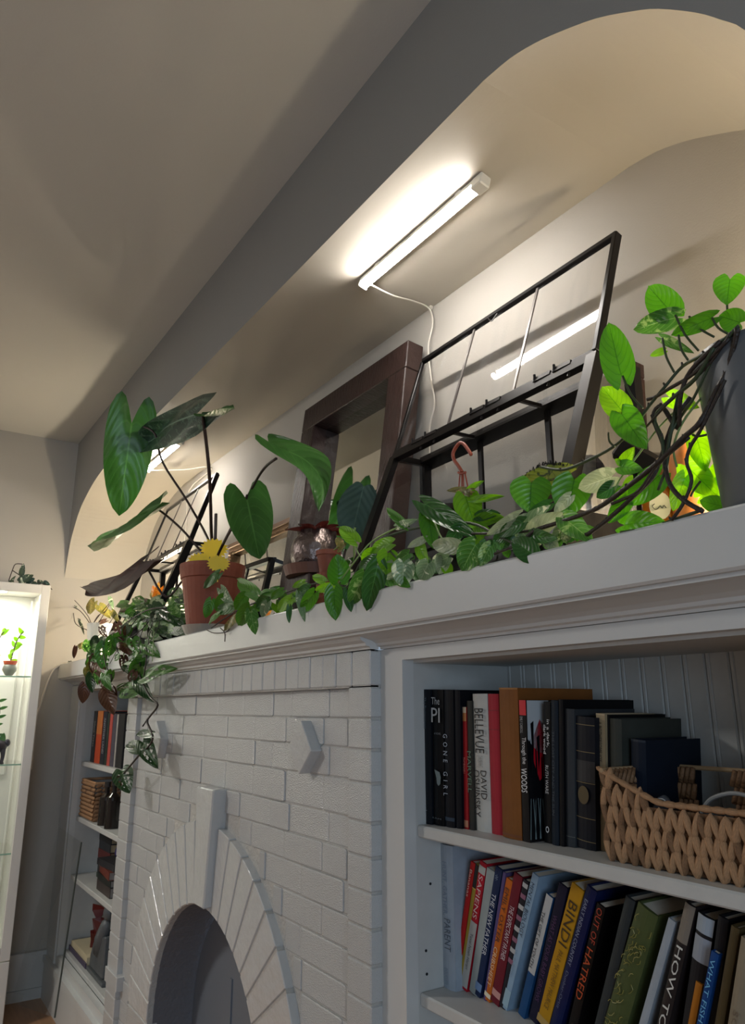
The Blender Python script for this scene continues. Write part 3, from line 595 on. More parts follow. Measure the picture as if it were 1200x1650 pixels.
VN += [([(1178, 535), (1140, 590), (1085, 640), (1030, 700), (1018, 712)], [.96, .91, .905, .90, .9], .0022, M_vineb), ([(1185, 530), (1150, 575), (1118, 640), (1098, 670), (1080, 700), (1075, 745), (1060, 790)], [.98, .92, .9, .895, .89, .885, .885], .0026, M_vine),
 ([(1175, 545), (1120, 600), (1080, 625), (1055, 640), (1042, 644)], [.96, .91, .905, .9, .9], .0034, M_vineb), ([(1130, 640), (1100, 680), (1085, 720), (1090, 752)], [.91, .9, .895, .89], .002, M_petg), ([(1110, 705), (1060, 748), (1030, 790), (1000, 806), (985, 812)], [.872, .876, .88, .885, .885], .003, M_vineb)]
VN = [(p_, ([.866, min(.872, y_[1]), min(.878, y_[2])]+list(y_[3:])) if p_[0][0] > 1140 else y_, r_, m_) for p_, y_, r_, m_ in VN]
for pts, ys, r, m_ in VN: r *= .8; stem(gp, pts, ys, r, m_, 'vine', n=6)
nb = MB()
for pts, ys, r, m_ in VN[:6]:
    for (x, y_), yy in list(zip(pts, ys))[2:]:
        p = at(x, y_, yy); nb.tube([p, p+Vector((rnd.uniform(-.003, .003), -.002, rnd.uniform(.003, .006)))], [r*.8, r*.4], 5)
nb.build('vine_nodes', M_vineb, gp, kind='stuff')
PL_ = [  # base px, tip px, width px, depth, material
 ((1085, 507), (1040, 458), 52, .93, 'pothos'), ((1090, 512), (1016, 530), 40, .925, 'varieg'), ((1147, 512), (1078, 541), 30, .93, 'pothos'), ((1176, 450), (1170, 488), 48, .94, 'pothos'), ((1192, 520), (1157, 508), 40, .95, 'pothos'), ((1067, 545), (1111, 566), 17, .92, 'varieg'), ((1070, 565), (1047, 573), 13, .92, 'bright'),
 ((1001, 606), (978, 515), 52, .90, 'pothos'), ((1003, 664), (968, 620), 44, .90, 'bright'), ((1002, 668), (1037, 718), 48, .89, 'pothos'), ((1004, 748), (1020, 722), 22, .90, 'bright'), ((1000, 752), (1031, 756), 26, .895, 'pothos'), ((1003, 748), (991, 740), 12, .9, 'bright'),
 ((1078, 640), (1120, 655), 30, .95, 'bright'), ((1122, 704), (1136, 756), 36, .97, 'bright'), ((1108, 752), (1152, 798), 46, .97, 'bright'), ((1103, 770), (1084, 822), 32, .96, 'bright'), ((1164, 816), (1126, 806), 30, .95, 'pothos'), ((1150, 790), (1163, 735), 34, .99, 'bright'), ((1128, 800), (1160, 770), 30, .985, 'bright'),
 ((1062, 766), (1008, 814), 48, .915, 'pothos'), ((1020, 775), (1003, 812), 26, .92, 'bright'), ((1006, 846), (1064, 838), 42, .91, 'pothos'), ((985, 768), (928, 788), 38, .90, 'pale'), ((990, 783), (960, 802), 26, .905, 'dark'), ((1010, 808), (978, 842), 30, .91, 'pothos'), ((1003, 790), (990, 812), 18, .9, 'bright'),
 ((856, 778), (852, 824), 66, .935, 'pothos'), ((925, 774), (912, 832), 64, .93, 'pothos'), ((858, 856), (904, 828), 34, .90, 'pale'), ((838, 852), (880, 816), 26, .91, 'grey'), ((918, 800), (892, 826), 20, .89, 'pale'), ((910, 836), (950, 868), 38, .89, 'varieg'), ((885, 812), (846, 832), 20, .92, 'dark'), ((860, 893), (822, 868), 40, .885, 'dark'), ((858, 862), (892, 868), 24, .89, 'dark'), ((822, 858), (792, 872), 24, .9, 'dark'),
 ((684, 812), (758, 858), 34, .895, 'dark'), ((737, 880), (690, 878), 28, .88, 'pale'), ((766, 878), (742, 920), 46, .88, 'varieg'), ((690, 828), (697, 880), 34, .9, 'pothos'), ((834, 831), (780, 865), 20, .89, 'pale'), ((842, 842), (798, 864), 26, .895, 'dark'), ((790, 880), (772, 912), 26, .885, 'varieg'), ((742, 850), (718, 880), 26, .9, 'dark'),
 ((630, 876), (592, 886), 26, .895, 'bright'), ((604, 890), (580, 904), 24, .895, 'bright'), ((625, 892), (622, 924), 36, .89, 'bright'), ((658, 892), (636, 907), 20, .89, 'varieg'), ((676, 880), (686, 906), 22, .89, 'bright'), ((684, 869), (653, 882), 14, .885, 'pale'), ((652, 846), (618, 816), 16, .9, 'pothos'), ((640, 848), (668, 838), 14, .9, 'grey'), ((608, 913), (590, 987), 38, .868, 'dark'), ((604, 900), (574, 916), 20, .885, 'dark'), ((650, 908), (648, 946), 38, .868, 'grey'), ((690, 908), (676, 936), 32, .87, 'grey'), ((586, 928), (562, 978), 32, .868, 'varieg'), ((640, 930), (658, 945), 20, .87, 'pothos'),
 ((573, 872), (544, 845), 24, .89, 'bright'), ((546, 934), (544, 893), 38, .885, 'pothos'), ((538, 950), (539, 999), 32, .868, 'pothos'), ((523, 937), (500, 926), 15, .885, 'bright'), ((534, 944), (503, 953), 15, .875, 'bright'), ((560, 952), (565, 985), 18, .868, 'dark'), ((506, 956), (482, 990), 24, .868, 'pothos'), ((498, 948), (472, 962), 20, .875, 'dark'), ((490, 938), (468, 946), 12, .885, 'bright'), ((482, 958), (490, 1000), 14, .866, 'grey'),
 ((414, 958), (372, 930), 24, .885, 'pothos'), ((352, 925), (322, 950), 16, .885, 'dark'), ((356, 950), (372, 974), 18, .885, 'grey'), ((402, 979), (381, 1012), 28, .868, 'pothos'), ((404, 986), (411, 1020), 22, .868, 'varieg'), ((430, 972), (420, 996), 16, .868, 'grey'), ((468, 966), (442, 986), 20, .87, 'bright'), ((466, 978), (465, 1004), 10, .868, 'dark'), ((352, 990), (331, 1004), 14, .872, 'pothos'), ((380, 995), (354, 1020), 14, .868, 'olive'), ((444, 957), (414, 951), 14, .88, 'pothos'), ((374, 978), (342, 986), 20, .88, 'dark'), ((340, 968), (330, 996), 18, .875, 'pothos'), ((360, 962), (345, 985), 18, .88, 'pothos'), ((395, 960), (376, 984), 22, .88, 'pothos'), ((432, 960), (410, 980), 18, .88, 'dark'), ((455, 952), (432, 966), 14, .88, 'pothos')]
for b, t_, w_, y_, m_ in PL_: lf(gp, b, t_, w_, y_, m_, y2=y_-.012 if y_ > .872 else y_)
for a, b, y_ in (((1088, 508), (1125, 565), .92), ((1147, 512), (1172, 538), .93), ((1171, 487), (1180, 515), .95), ((1110, 510), (1150, 543), .93), ((1003, 606), (1035, 658), .90), ((1067, 545), (1086, 600), .91), ((1093, 540), (1108, 580), .91), ((1003, 664), (1003, 690), .9), ((572, 870), (586, 902), .89), ((690, 828), (682, 812), .9), ((980, 697), (990, 720), .895), ((853, 824), (842, 850), .92), ((1115, 700), (1140, 700), .95), ((1128, 775), (1112, 800), .95)):
    stem(gp, [a, ((a[0]+b[0])/2-3, (a[1]+b[1])/2+3), b], y_, .0018, M_vine if y_ != .89 else M_petg, 'petiole')
for i in range(46):                              # the mass of smaller leaves lying behind the edge of the mantel
    px = rnd.uniform(395, 950); edge = 1022-.2313*(px-305)*1.0; py = edge-rnd.uniform(12, 40); a = rnd.uniform(0, 6.28); L_ = rnd.uniform(14, 24)
    lf(gp, (px, py), (px+L_*math.cos(a), py+L_*.6*math.sin(a)), L_*.8, rnd.uniform(.93, 1.0), rnd.choice(['pothos', 'dark', 'bright', 'grey', 'varieg', 'dark']), nt=6, nu=4)

for i in range(46):                              # larger leaves along the front edge
    px = rnd.uniform(400, 955); edge = 1022-.2313*(px-305); big = px > 570; a = rnd.uniform(.3, 2.9); L_ = rnd.uniform(24, 36) if big else rnd.uniform(18, 26); py = edge-rnd.uniform(14, 40 if big else 26)
    lf(gp, (px, py), (px+L_*math.cos(a), py+L_*.75*math.sin(a)), L_*.75, rnd.uniform(.895, .93), rnd.choice(['pothos', 'pothos', 'dark', 'bright', 'grey', 'varieg', 'pale' if big else 'pothos']))

# ------------------------------------------------------------------ swiss cheese vine and small brown vine at the far left
c = (-3.28, .965, 1.69)
sv = thing('swiss_cheese_vine', 'swiss cheese vine with holed leaves hanging over the left end of the mantel', 'plant', c)
pot(sv, (c[0], c[1], 1.691), .075, .058, .10, mat('black_nursery_pot', '1c1b1c', .5))
for pts, r in (([(225, 1015), (226, 1060), (225, 1088), (241, 1122), (254, 1136), (241, 1155), (237, 1163), (246, 1186), (240, 1202), (225, 1216), (200, 1246)], .004), ([(240, 1155), (230, 1170)], .003), ([(200, 1010), (188, 1040), (196, 1060), (215, 1082), (222, 1092)], .003), ([(170, 1010), (165, 1040), (172, 1075), (180, 1092), (173, 1110)], .003), ([(222, 1092), (205, 1100), (190, 1108)], .0025), ([(240, 1000), (236, 1040), (236, 1060), (232, 1090)], .0028), ([(160, 1080), (152, 1092), (146, 1100)], .0022), ([(232, 1000), (205, 1020), (180, 1035)], .004), ([(290, 985), (250, 980), (215, 995), (170, 1030)], .003)):
    stem(sv, pts, [.94]+[.862]*(len(pts)-1), r, M_vineb, 'vine')
for b, t_, w_, m_, h_ in (((171, 1038), (166, 1081), 31, 'adans', 1), ((227, 1060), (188, 1062), 26, 'adans', 1), ((231, 1092), (271, 1073), 25, 'adans', 1), ((220, 1097), (241, 1125), 22, 'adansd', 0), ((217, 1111), (174, 1117), 27, 'adans', 1), ((233, 1038), (252, 1055), 22, 'adans', 1), ((214, 1030), (222, 1052), 22, 'adans', 1), ((137, 1102), (133, 1134), 20, 'brown', 0), ((172, 1112), (181, 1147), 30, 'brown', 0), ((244, 1184), (212, 1176), 17, 'adansd', 1), ((222, 1210), (203, 1190), 22, 'adansd', 1), ((230, 1196), (249, 1232), 28, 'adansd', 1), ((196, 1242), (206, 1274), 34, 'adansd', 1), ((200, 1036), (208, 1052), 26, 'brown', 0), ((180, 1082), (170, 1108), 14, 'adans', 1), ((165, 1095), (180, 1112), 18, 'brown', 0), ((150, 1050), (132, 1066), 14, 'adansd', 1), ((146, 1068), (140, 1092), 12, 'olive', 0), ((136, 1038), (118, 1046), 10, 'olive', 0), ((122, 1042), (118, 1062), 8, 'brown', 0), ((160, 1030), (146, 1052), 24, 'adansd', 1), ((152, 1060), (138, 1080), 18, 'adans', 1)):
    lf(sv, b, t_, w_, .862 if t_[0] > 145 else .858, m_, holes=bool(h_), lobe=.15)
for i in range(64):
    px = rnd.uniform(198, 300); py = rnd.uniform(966, 1026)+(250-px)*.15; a = rnd.uniform(0, 6.28); L_ = rnd.uniform(16, 30)
    p0 = (px, py); lf(sv, p0, (px+L_*math.cos(a), py+L_*.6*math.sin(a)), L_*.7, rnd.uniform(.885, .97), rnd.choice(['adans', 'adansd', 'varieg', 'adans', 'pale']), holes=rnd.random() < .4, nt=6, nu=4, lobe=.15)
lf(sv, (235, 975), (195, 970), 22, .93, 'varieg', lobe=.1); lf(sv, (262, 975), (228, 972), 18, .93, 'varieg'); lf(sv, (268, 985), (292, 1005), 26, .9, 'adansd', holes=True)
for i in range(34):
    px = rnd.uniform(140, 232); py = rnd.uniform(1005, 1085)+max(0, 175-px)*.1; a = rnd.uniform(.6, 3.0); L_ = rnd.uniform(18, 34)
    lf(sv, (px, py), (px+L_*math.cos(a)*.7, py+L_*math.sin(a)), L_*.62, rnd.uniform(.84, .862), rnd.choice(['adans', 'adansd', 'adans', 'olive', 'brown', 'varieg']), holes=rnd.random() < .6, lobe=.15)
for i in range(12):
    x0_ = rnd.uniform(185, 260); stem(sv, [(x0_, 990), (x0_-rnd.uniform(5, 25), 1015), (x0_-rnd.uniform(10, 50), rnd.uniform(1030, 1075))], [.93, .875, .86], .0016, rnd.choice([M_petd, M_petg, M_vineb]), 'aerial_root')
c = (-4.02, .95, 1.69)
wp = thing('white_pot_vine', 'wiry bronze vine in a white pot at the left end of the mantel', 'plant', c)
MB().lathe([(.01, 0), (.045, 0), (.062, .17), (.064, .18), (.058, .18), (.05, .16), (.01, .16)], c, 24).build('pot', M_white, wp)
for pts in ([(145, 1005), (130, 985), (112, 975), (95, 960), (84, 950)], [(150, 1005), (165, 985), (180, 968)], [(150, 1005), (158, 992), (170, 985)], [(148, 1008), (140, 990), (118, 965), (105, 955)], [(140, 1015), (122, 1005), (118, 985)], [(155, 1010), (176, 975)], [(110, 1066), (125, 1068), (140, 1075)]): stem(wp, pts, .93, .0022, M_petd, 'vine')
for b, t_, w_, m_ in (((84, 950), (106, 945), 17, 'scind'), ((98, 955), (112, 970), 15, 'brown'), ((107, 974), (109, 1003), 15, 'scind'), ((113, 950), (122, 975), 8, 'scind'), ((152, 970), (136, 992), 18, 'olive'), ((160, 976), (174, 990), 16, 'olive'), ((177, 964), (182, 980), 7, 'grey'), ((205, 985), (190, 980), 10, 'brown'), ((180, 985), (190, 1000), 10, 'olive'), ((170, 1000), (150, 1005), 8, 'brown'), ((113, 1068), (116, 1085), 7, 'scind'), ((128, 1070), (124, 1082), 6, 'brown'), ((128, 1000), (135, 1018), 5, 'scind'), ((235, 968), (215, 966), 10, 'brown')):
    lf(wp, b, t_, w_, .93, m_)
# orange flame-leaf plant next to it
c = (-3.35, 1.06, 1.69); of = thing('orange_flower_plant', 'small plant with an orange and yellow bloom behind the swiss cheese vine', 'plant', c); pot(of, c, .04, .03, .07, mat('black_nursery_pot', '1c1b1c', .5))
M_or = leafmat('orange_bract', 'd98a4a', 'c85a3a', .2, 'e8c070', tl=.4); stem(of, [(255, 1000), (252, 965)], 1.0, .003, M_petg, 'stem')
for b, t_, w_, m_ in (((250, 965), (256, 938), 10, M_or), ((250, 965), (246, 940), 9, M_or), ((252, 965), (262, 946), 9, M_or), ((250, 966), (240, 950), 10, LM['olive']), ((252, 966), (268, 958), 10, LM['olive'])): lf(of, b, t_, w_, 1.0, m_, lobe=.02)

# little things behind the pothos
M_amb = mat('amber_glass', 'c8761c', .15, trans=.4, emit=0)
p = atz(985, 850, 1.69); cx_, cy_ = -.70, 1.10
cn = thing('orange_candle', 'orange tapered candle behind the dark vines', 'candle', (cx_, cy_, 1.69)); MB().lathe([(.004, 0), (.03, 0), (.034, .05), (.026, .16), (.012, .19), (.003, .195)], (cx_, cy_, 1.69), 20).build('wax', mat('orange_wax', 'e08a48', .5), cn, smooth=True); MB().tube([(cx_, cy_, 1.88), (cx_, cy_, 1.893)], .001, 5).build('wick', M_black, cn)
P1 = at(1064, 822, 1.08); ab = thing('amber_bottle', 'amber glass bottle with an oval cream label behind the pothos', 'bottle', (P1.x, P1.y, 1.69))
hz = P1.z-1.69; MB().lathe([(.004, 0), (.028, 0), (.03, .01), (.03, hz+.02), (.014, hz+.045), (.013, hz+.07), (.004, hz+.07)], (P1.x, P1.y, 1.69), 24).build('glass_body', M_amb, ab, smooth=True)
f = (EYE-P1); f.z = 0; f.normalize(); s_ = f.cross(Vector((0, 0, 1))).normalized()
lb = MB(); poly = [(math.cos(a*math.pi/10)*.017, math.sin(a*math.pi/10)*.024) for a in range(20)]; lb.add([P1+f*(.031-.0*abs(a))+s_*a+Vector((0, 0, b)) for a, b in poly], [tuple(range(20))]); lb.build('label', mat('cream_label', 'e6dfc4', .6), ab, fix=False)
sq = MB().tube(smooth_path([P1+f*.0318+s_*a+Vector((0, 0, b)) for a, b in ((.008, .004), (.012, .0), (.008, -.006), (.003, -.004), (0, 0), (-.003, -.005), (-.006, 0), (-.009, -.005))], 3), .0006, 4); sq.build('label_script', M_black, ab)
# clip lamp head, black, behind the small leaves; warm bulb behind the grey pot
P2 = at(1015, 742, 1.12); cp = thing('clip_lamp', 'black clip lamp head half hidden by pothos leaves left of the grey pot', 'lamp', (P2.x, P2.y, 1.69))
MB().bar(P2+Vector((-.02, 0, .03)), P2+Vector((.045, .02, -.03)), .05, .045).build('lamp_head', M_black, cp, bevel=.008); MB().tube([P2, (P2.x+.02, P2.y+.03, 1.69)], .006, 8).build('lamp_stem', M_black, cp); MB().tube([P2+Vector((.03, .01, 0)), P2+Vector((.09, .03, -.015))], .009, 10).build('silver_neck', mat('satin_metal', '9a948c', .3, metal=.9), cp)
def bulb_lamp(BC, label, watts):
    gl = thing('grow_bulb_lamp', label, 'lamp', (BC.x, BC.y, 1.69))
    MB().blob(BC, .026, 12).build('bulb', mat('warm_bulb', 'ffe2b0', .4, emit=40), gl, smooth=True); MB().lathe([(.02, 0), (.035, 0), (.03, .015), (.014, .02), (.014, BC.z-1.69-.02), (.01, BC.z-1.69-.018)], (BC.x, BC.y, 1.69), 20).build('lamp_base', M_white, gl)
    l = bpy.data.lights.new('bulb_light', 'POINT'); l.energy = watts; l.color = (1, .85, .62); l.shadow_soft_size = .03; lo = bpy.data.objects.new('bulb_light', l); COL.objects.link(lo); lo.parent = gl; lo.location = Vector((0, 0, BC.z-1.69+.03))
bulb_lamp(Vector((-.47, 1.17, 1.80)), 'warm glowing bulb standing hidden behind the tall grey pot', BULB_W)
bulb_lamp(Vector((-3.90, 1.17, 1.84)), 'warm glowing bulb behind the swiss cheese vine at the left of the niche', BULB_L)

# ------------------------------------------------------------------ glass display cabinet against the left wall
CX, CY0, CY1, CZ = -4.19, -.29, .722, 2.075
M_cab = mat('white_lacquer', 'd8d5ce', .35); M_cgl = glassmat('cabinet_glass', (.99, 1, .99), .6, 0)
cb = thing('display_cabinet', 'tall white lit glass display cabinet against the left wall', 'cabinet', (-4.38, .22, 0))
fr = MB(); fr.box(CX-.02, CX, CY0, CY0+.04, .30, CZ).box(CX-.02, CX, CY1-.044, CY1, .30, CZ).box(CX-.02, CX, CY0+.04, CY1-.044, CZ-.045, CZ).box(CX-.02, CX, CY0+.04, CY1-.044, .30, .36); fr.build('door_frame', M_cab, cb, bevel=.002)
bx(XL+.002, CX-.021, CY0, CY1, CZ-.02, CZ).build('top_panel', M_cab, cb); bx(XL+.002, XL+.012, CY0, CY1, .30, CZ-.021).build('back_panel', M_cab, cb)
bx(XL+.013, CX-.021, CY1-.012, CY1, .30, CZ-.021).build('side_panel', M_cab, cb); bx(XL+.013, CX-.021, CY0, CY0+.012, .30, CZ-.021).build('side_panel', M_cab, cb)
bx(XL+.002, CX, CY0, CY1, .0, .295).build('base_drawer', M_cab, cb, bevel=.003)
bx(CX-.012, CX-.009, CY0+.04, CY1-.044, .36, CZ-.045).build('door_glass', M_cgl, cb)
for z in (1.60, 1.172, .76): MB().add([(XL+.03, CY0+.015, z+.005), (CX-.03, CY0+.015, z+.005), (CX-.03, CY1-.015, z+.005), (XL+.03, CY1-.015, z+.005)], [(0, 1, 2, 3)]).build('glass_shelf', M_cgl, cb, fix=False); bx(CX-.031, CX-.029, CY0+.015, CY1-.015, z-.002, z+.005).build('shelf_front_edge', mat('green_glass_edge', '9dbfae', .15), cb)
for y_ in (CY1-.03,): 
    for x in (XL+.06, CX-.09): MB().tube([(x, y_, .31), (x, y_, 2.03)], .006, 8).build('shelf_upright', M_white, cb)
bx(XL+.013, XL+.02, CY0+.05, CY1-.06, 1.1, 1.95).build('back_moulding', M_cab, cb, bevel=.006)
PC = MB().lathe([(.003, 0), (.035, 0), (.03, -.012), (.003, -.014)], (-4.33, .50, 2.053), 20); PC.build('puck_light', mat('cabinet_led', 'fdfff2', .4, emit=CAB_E), cb)
sl_ = MB().box(-4.28, -4.26, -.24, .60, 2.045, 2.053); sl_.build('light_strip', mat('cabinet_led', 'fdfff2', .4, emit=CAB_E), cb)
l = bpy.data.lights.new('cabinet_light', 'AREA'); l.shape = 'RECTANGLE'; l.size = .2; l.size_y = .85; l.energy = CAB_E*.6; l.color = (1, .98, .86); lo = bpy.data.objects.new('cabinet_light', l); COL.objects.link(lo); lo.parent = cb; lo.location = Vector((-4.36, .2, 2.04))-Vector((-4.38, .22, 0))
# cabinet contents
def cpot(c, r, label, m_body, m_top, leaves, lm='bright'):
    t = thing('cabinet_plant', label, 'plant', c, 'plants inside the display cabinet'); h = r*1.9
    MB().lathe([(r*.3, 0), (r*.55, .004), (r, h*.45), (r*.95, h*.65), (r*.8, h*.85), (r*.2, h*.85)], c, 20).build('cachepot', m_body, t, smooth=True)
    MB().lathe([(r*.5, h*.85), (r*.82, h*.86), (r*.98, h*1.12), (r*.9, h*1.14), (r*.4, h*1.1)], c, 20).build('inner_pot', m_top, t)
    C0 = Vector(c)+Vector((0, 0, h*1.1)); b = MB(); tip = C0+Vector((0, .045, .16)); pth = smooth_path([C0, C0+Vector((0, .01, .06)), C0+Vector((0, .02, .11)), tip], 3); b.tube(pth, .003, 5); b.build('stem', M_vineb, t)
    for i in range(leaves): p = pth[int((i+1)/leaves*(len(pth)-1))]; a = i*2.1; leaf(t, p, p+Vector((.01*math.sin(a), .035*math.cos(a), .025*math.sin(a*1.3)+.01)), .02, LM[lm], lobe=.05, nt=5, nu=4)
cpot((-4.30, .585, 1.607), .035, 'grey round pot with an orange liner and a pink budded plant in the cabinet', mat('grey_ceramic', '8d8f88', .4), mat('orange_ceramic', 'c2553a', .4), 12)
cpot((-4.30, .50, 1.607), .038, 'cream round pot with a yellow liner left of the grey one in the cabinet', mat('cream_ceramic', 'd6c2a4', .4), mat('yellow_ceramic', 'c9b81e', .4), 5)
t = thing('animal_planter', 'dark four-legged animal planter with a leafy stem on the lower cabinet shelf', 'plant', (-4.30, .575, 1.178), 'plants inside the display cabinet'); M_dk = mat('dark_bronze', '2a2230', .35, metal=.3)
b = MB(); b.blob((-4.30, .575, 1.26), .035, 8, (1, 1.25, .9)); b.blob((-4.30, .615, 1.275), .016, 6, (1, 1, 1.2)); b.build('body', M_dk, t, smooth=True)
for sx_ in (-1, 1):
    for sy_ in (-1, 1): x, y_ = -4.30+sx_*.018, .575+sy_*.024; MB().tube([(x, y_, 1.25), (x, y_+.003, 1.21), (x, y_, 1.184), (x+.005, y_, 1.179)], [.012, .007, .006, .009], 7).build('leg', M_dk, t, smooth=True)
P0 = Vector((-4.30, .56, 1.29)); pth = smooth_path([P0, P0+Vector((0, -.01, .07)), P0+Vector((0, .005, .13)), P0+Vector((0, -.005, .19))], 3); MB().tube(pth, .0025, 5).build('stem', M_vineb, t)
for i in range(12): p = pth[i % len(pth)]; s = 1 if i % 2 else -1; leaf(t, p, p+Vector((.008, .035*s, .012)), .016, LM['philo'], lobe=0, nt=5, nu=4)
leaf(t, P0+Vector((0, .03, -.01)), P0+Vector((0, .035, .035)), .03, LM['philo'], lobe=.1)
# plant on top of the cabinet
ct = thing('cabinet_top_plant', 'dark leafed plant sprawling on top of the white display cabinet', 'plant', (-4.30, .62, CZ))
MB().lathe([(.01, 0), (.04, 0), (.05, .07), (.01, .07)], (-4.36, .34, CZ), 16).build('pot', M_terra, ct)
def lx(b, t_, w_, m_): B_, T_ = atx(*b, -4.28), atx(*t_, -4.26); leaf(ct, B_, T_, pxw(B_, w_), LM[m_], lobe=.05)
for b, t_, w_, m_ in (((34, 928), (38, 908), 9, 'scind'), ((30, 937), (54, 926), 13, 'scind'), ((42, 938), (56, 932), 10, 'philod'), ((22, 936), (14, 937), 5, 'scind'), ((60, 938), (70, 938), 8, 'scind'), ((70, 938), (80, 942), 8, 'philod'), ((18, 936), (25, 928), 4, 'scind'), ((50, 940), (62, 940), 7, 'scind')): lx(b, t_, w_, m_)
for pts in ([(14, 936), (20, 919), (25, 909), (36, 909)], [(20, 919), (32, 927)], [(60, 938), (75, 943), (84, 950)]): MB().tube(smooth_path([atx(*p, -4.27) for p in pts], 3), .0025, 5).build('stem', M_petd, ct)
# loose glass pane leaning by the far bookcase
g0, g1 = at(131, 1357, .955), at(96, 1590, .955)
gpn = MB(); xr, zt_ = -3.98, .83
lg = thing('glass_sheet', 'clear glass sheet with a dark edge leaning on the far bookcase', 'glass', (-4.2, .9, 0))
vs = [at(131, 1357, .93), at(108, 1350, .945), Vector((-4.5, .80, .05)), at(92, 1612, .83)]
gpn.add([at(131, 1357, .93), at(88, 1640, .85), Vector((-4.48, .80, .03)), Vector((-4.42, .93, .84))], [(0, 1, 2, 3)]); gpn.build('pane', M_clear, lg, fix=False)
MB().tube([at(131, 1357, .93), at(88, 1640, .85)], .004, 5).build('edge', mat('dark_glass_edge', '3c4038', .3), lg, label='dark right-hand edge')

# ------------------------------------------------------------------ books
TEXTQ = []
def lettering(parent, s, o, rd, ud, length, height, col, name='title_lettering', lift=(0, -1, 0)):
    TEXTQ.append((parent, s, Vector(o), Vector(rd).normalized(), Vector(ud).normalized(), length, height, col, name))
def flush_text():
    obs = []
    for q in TEXTQ:
        cu = bpy.data.curves.new('t', 'FONT'); cu.body = q[1]; cu.resolution_u = 2; cu.offset = .006 if q[8].startswith('bold') else 0
        if q[8].startswith('bold'): cu.offset = .02
        ob = bpy.data.objects.new('t', cu); COL.objects.link(ob); obs.append(ob)
    bpy.context.view_layer.update(); dg = bpy.context.evaluated_depsgraph_get()
    for q, ob in zip(TEXTQ, obs):
        me = bpy.data.meshes.new_from_object(ob.evaluated_get(dg)); me.name = 'lettering'
        xs = [v.co.x for v in me.vertices]; ys = [v.co.y for v in me.vertices]
        if not xs: continue
        x0, x1, y0, y1 = min(xs), max(xs), min(ys), max(ys); par, s, o, rd, ud, L_, H_, col, nm = q; off = Vector(par['_o'])
        for v in me.vertices: v.co = o+rd*((v.co.x-x0)/(x1-x0)*L_)+ud*((v.co.y-y0)/(y1-y0)*H_)-off
        me.materials.clear(); me.materials.append(mat('ink_'+col, col, .5)); n = bpy.data.objects.new('title_lettering', me); COL.objects.link(n); n.parent = par
    for ob in obs: bpy.data.objects.remove(ob, do_unlink=True)
G1, G2 = 'books on the upper right shelf', 'books on the lower right shelf'
def book(label, tl, tr, lp, y, zb, dep, col, group, texts=(), bands=(), rough=.5, pages='cfc8b8', setback=0, lean=None, paper=False, round_=0):
    T = at(*tl, y); w = (at(*tr, y)-T).length*.97; B = at(*lp, y); th = math.atan2(T.x-B.x, T.z-B.z) if lean is None else math.radians(lean)
    eh = Vector((math.sin(th), 0, math.cos(th))); ew = Vector((math.cos(th), 0, -math.sin(th))) if th >= 0 else Vector((math.cos(th), 0, -math.sin(th))); ey = Vector((0, 1, 0))
    h = (T.z-zb-max(0, w*math.sin(th)))/math.cos(th); O = T-eh*h     # O: bottom left
    if zb-O.z > .0: pass
    t = thing('book', label, 'book', tuple(O+ew*w*.5), group); P = lambda a, b, c: O+ew*a+ey*b+eh*c
    def bxx(b, x0, x1, y0, y1, z0, z1): 
        vs = [P(a, q, c) for c in (z0, z1) for q in (y0, y1) for a in (x0, x1)]; b.add(vs, [(0, 2, 3, 1), (4, 5, 7, 6), (0, 1, 5, 4), (2, 6, 7, 3), (0, 4, 6, 2), (1, 3, 7, 5)])
    k = min(.0025, w*.2); c = MB(); n = 5; bl = min(.004, w*.15) if not paper else .0008
    prof = [(w*i/n, -bl*math.sin(math.pi*i/n)+bl*.2) for i in range(n+1)]
    vs = [P(a, b, 0) for a, b in prof]+[P(a, b, h) for a, b in prof]+[P(0, k*1.5, 0), P(w, k*1.5, 0), P(0, k*1.5, h), P(w, k*1.5, h)]
    q = n+1; c.add(vs, [(i, i+1, q+i+1, q+i) for i in range(n)]+[tuple(list(range(q))+[2*q+1, 2*q])[::-1], tuple(list(range(q, 2*q))+[2*q+3, 2*q+2])])
    bxx(c, 0, k, k*.5, dep, 0, h); bxx(c, w-k, w, k*.5, dep, 0, h)
    m = mat('cover_'+col+str(rough), col, rough, var=.12, vscale=25, spec=.22); co = c.build('cover', m, t, fix=True)
    pg = MB(); bxx(pg, k, w-k, k*1.2, dep-.003, .002 if not paper else .0005, h-(.004 if not paper else .0005)); pg.build('page_block', mat('book_pages_'+pages, pages, .8), t)
    for t0, t1, bc in bands:
        b = MB(); n2 = 5; pr = [(w*i/n2, -bl*math.sin(math.pi*i/n2)+bl*.2-.0005) for i in range(n2+1)]
        b.add([P(a, e, h*(1-t1)) for a, e in pr]+[P(a, e, h*(1-t0)) for a, e in pr], [(i, i+1, n2+2+i, n2+1+i) for i in range(n2)]); b.build('cover_band', mat('print_'+bc, bc, rough), co, fix=False)
    for s, t0, t1, u0, u1, tc in texts:
        vert = not s.startswith('|'); s = s.lstrip('|')
        yo = -bl-.0012
        if vert: lettering(co, s, P(w*u0, yo, h*(1-t0)), -eh, ew, h*(t1-t0), w*(u1-u0), tc)
        else: lettering(co, s, P(w*u0, yo, h*(1-t1)), ew, eh, w*(u1-u0), h*(t1-t0), tc)
    return t, P, w, h
book('slim black hardback, leftmost on the upper shelf, with small white spine title', (681.5, 1111), (693, 1111), (684, 1327), 1.0275, S1, .17, '0d141c', G1, [('The Postmistress', .06, .30, .3, .65, '5d6a74'), ('amber', .86, .94, .25, .6, 'b4bcc0')])
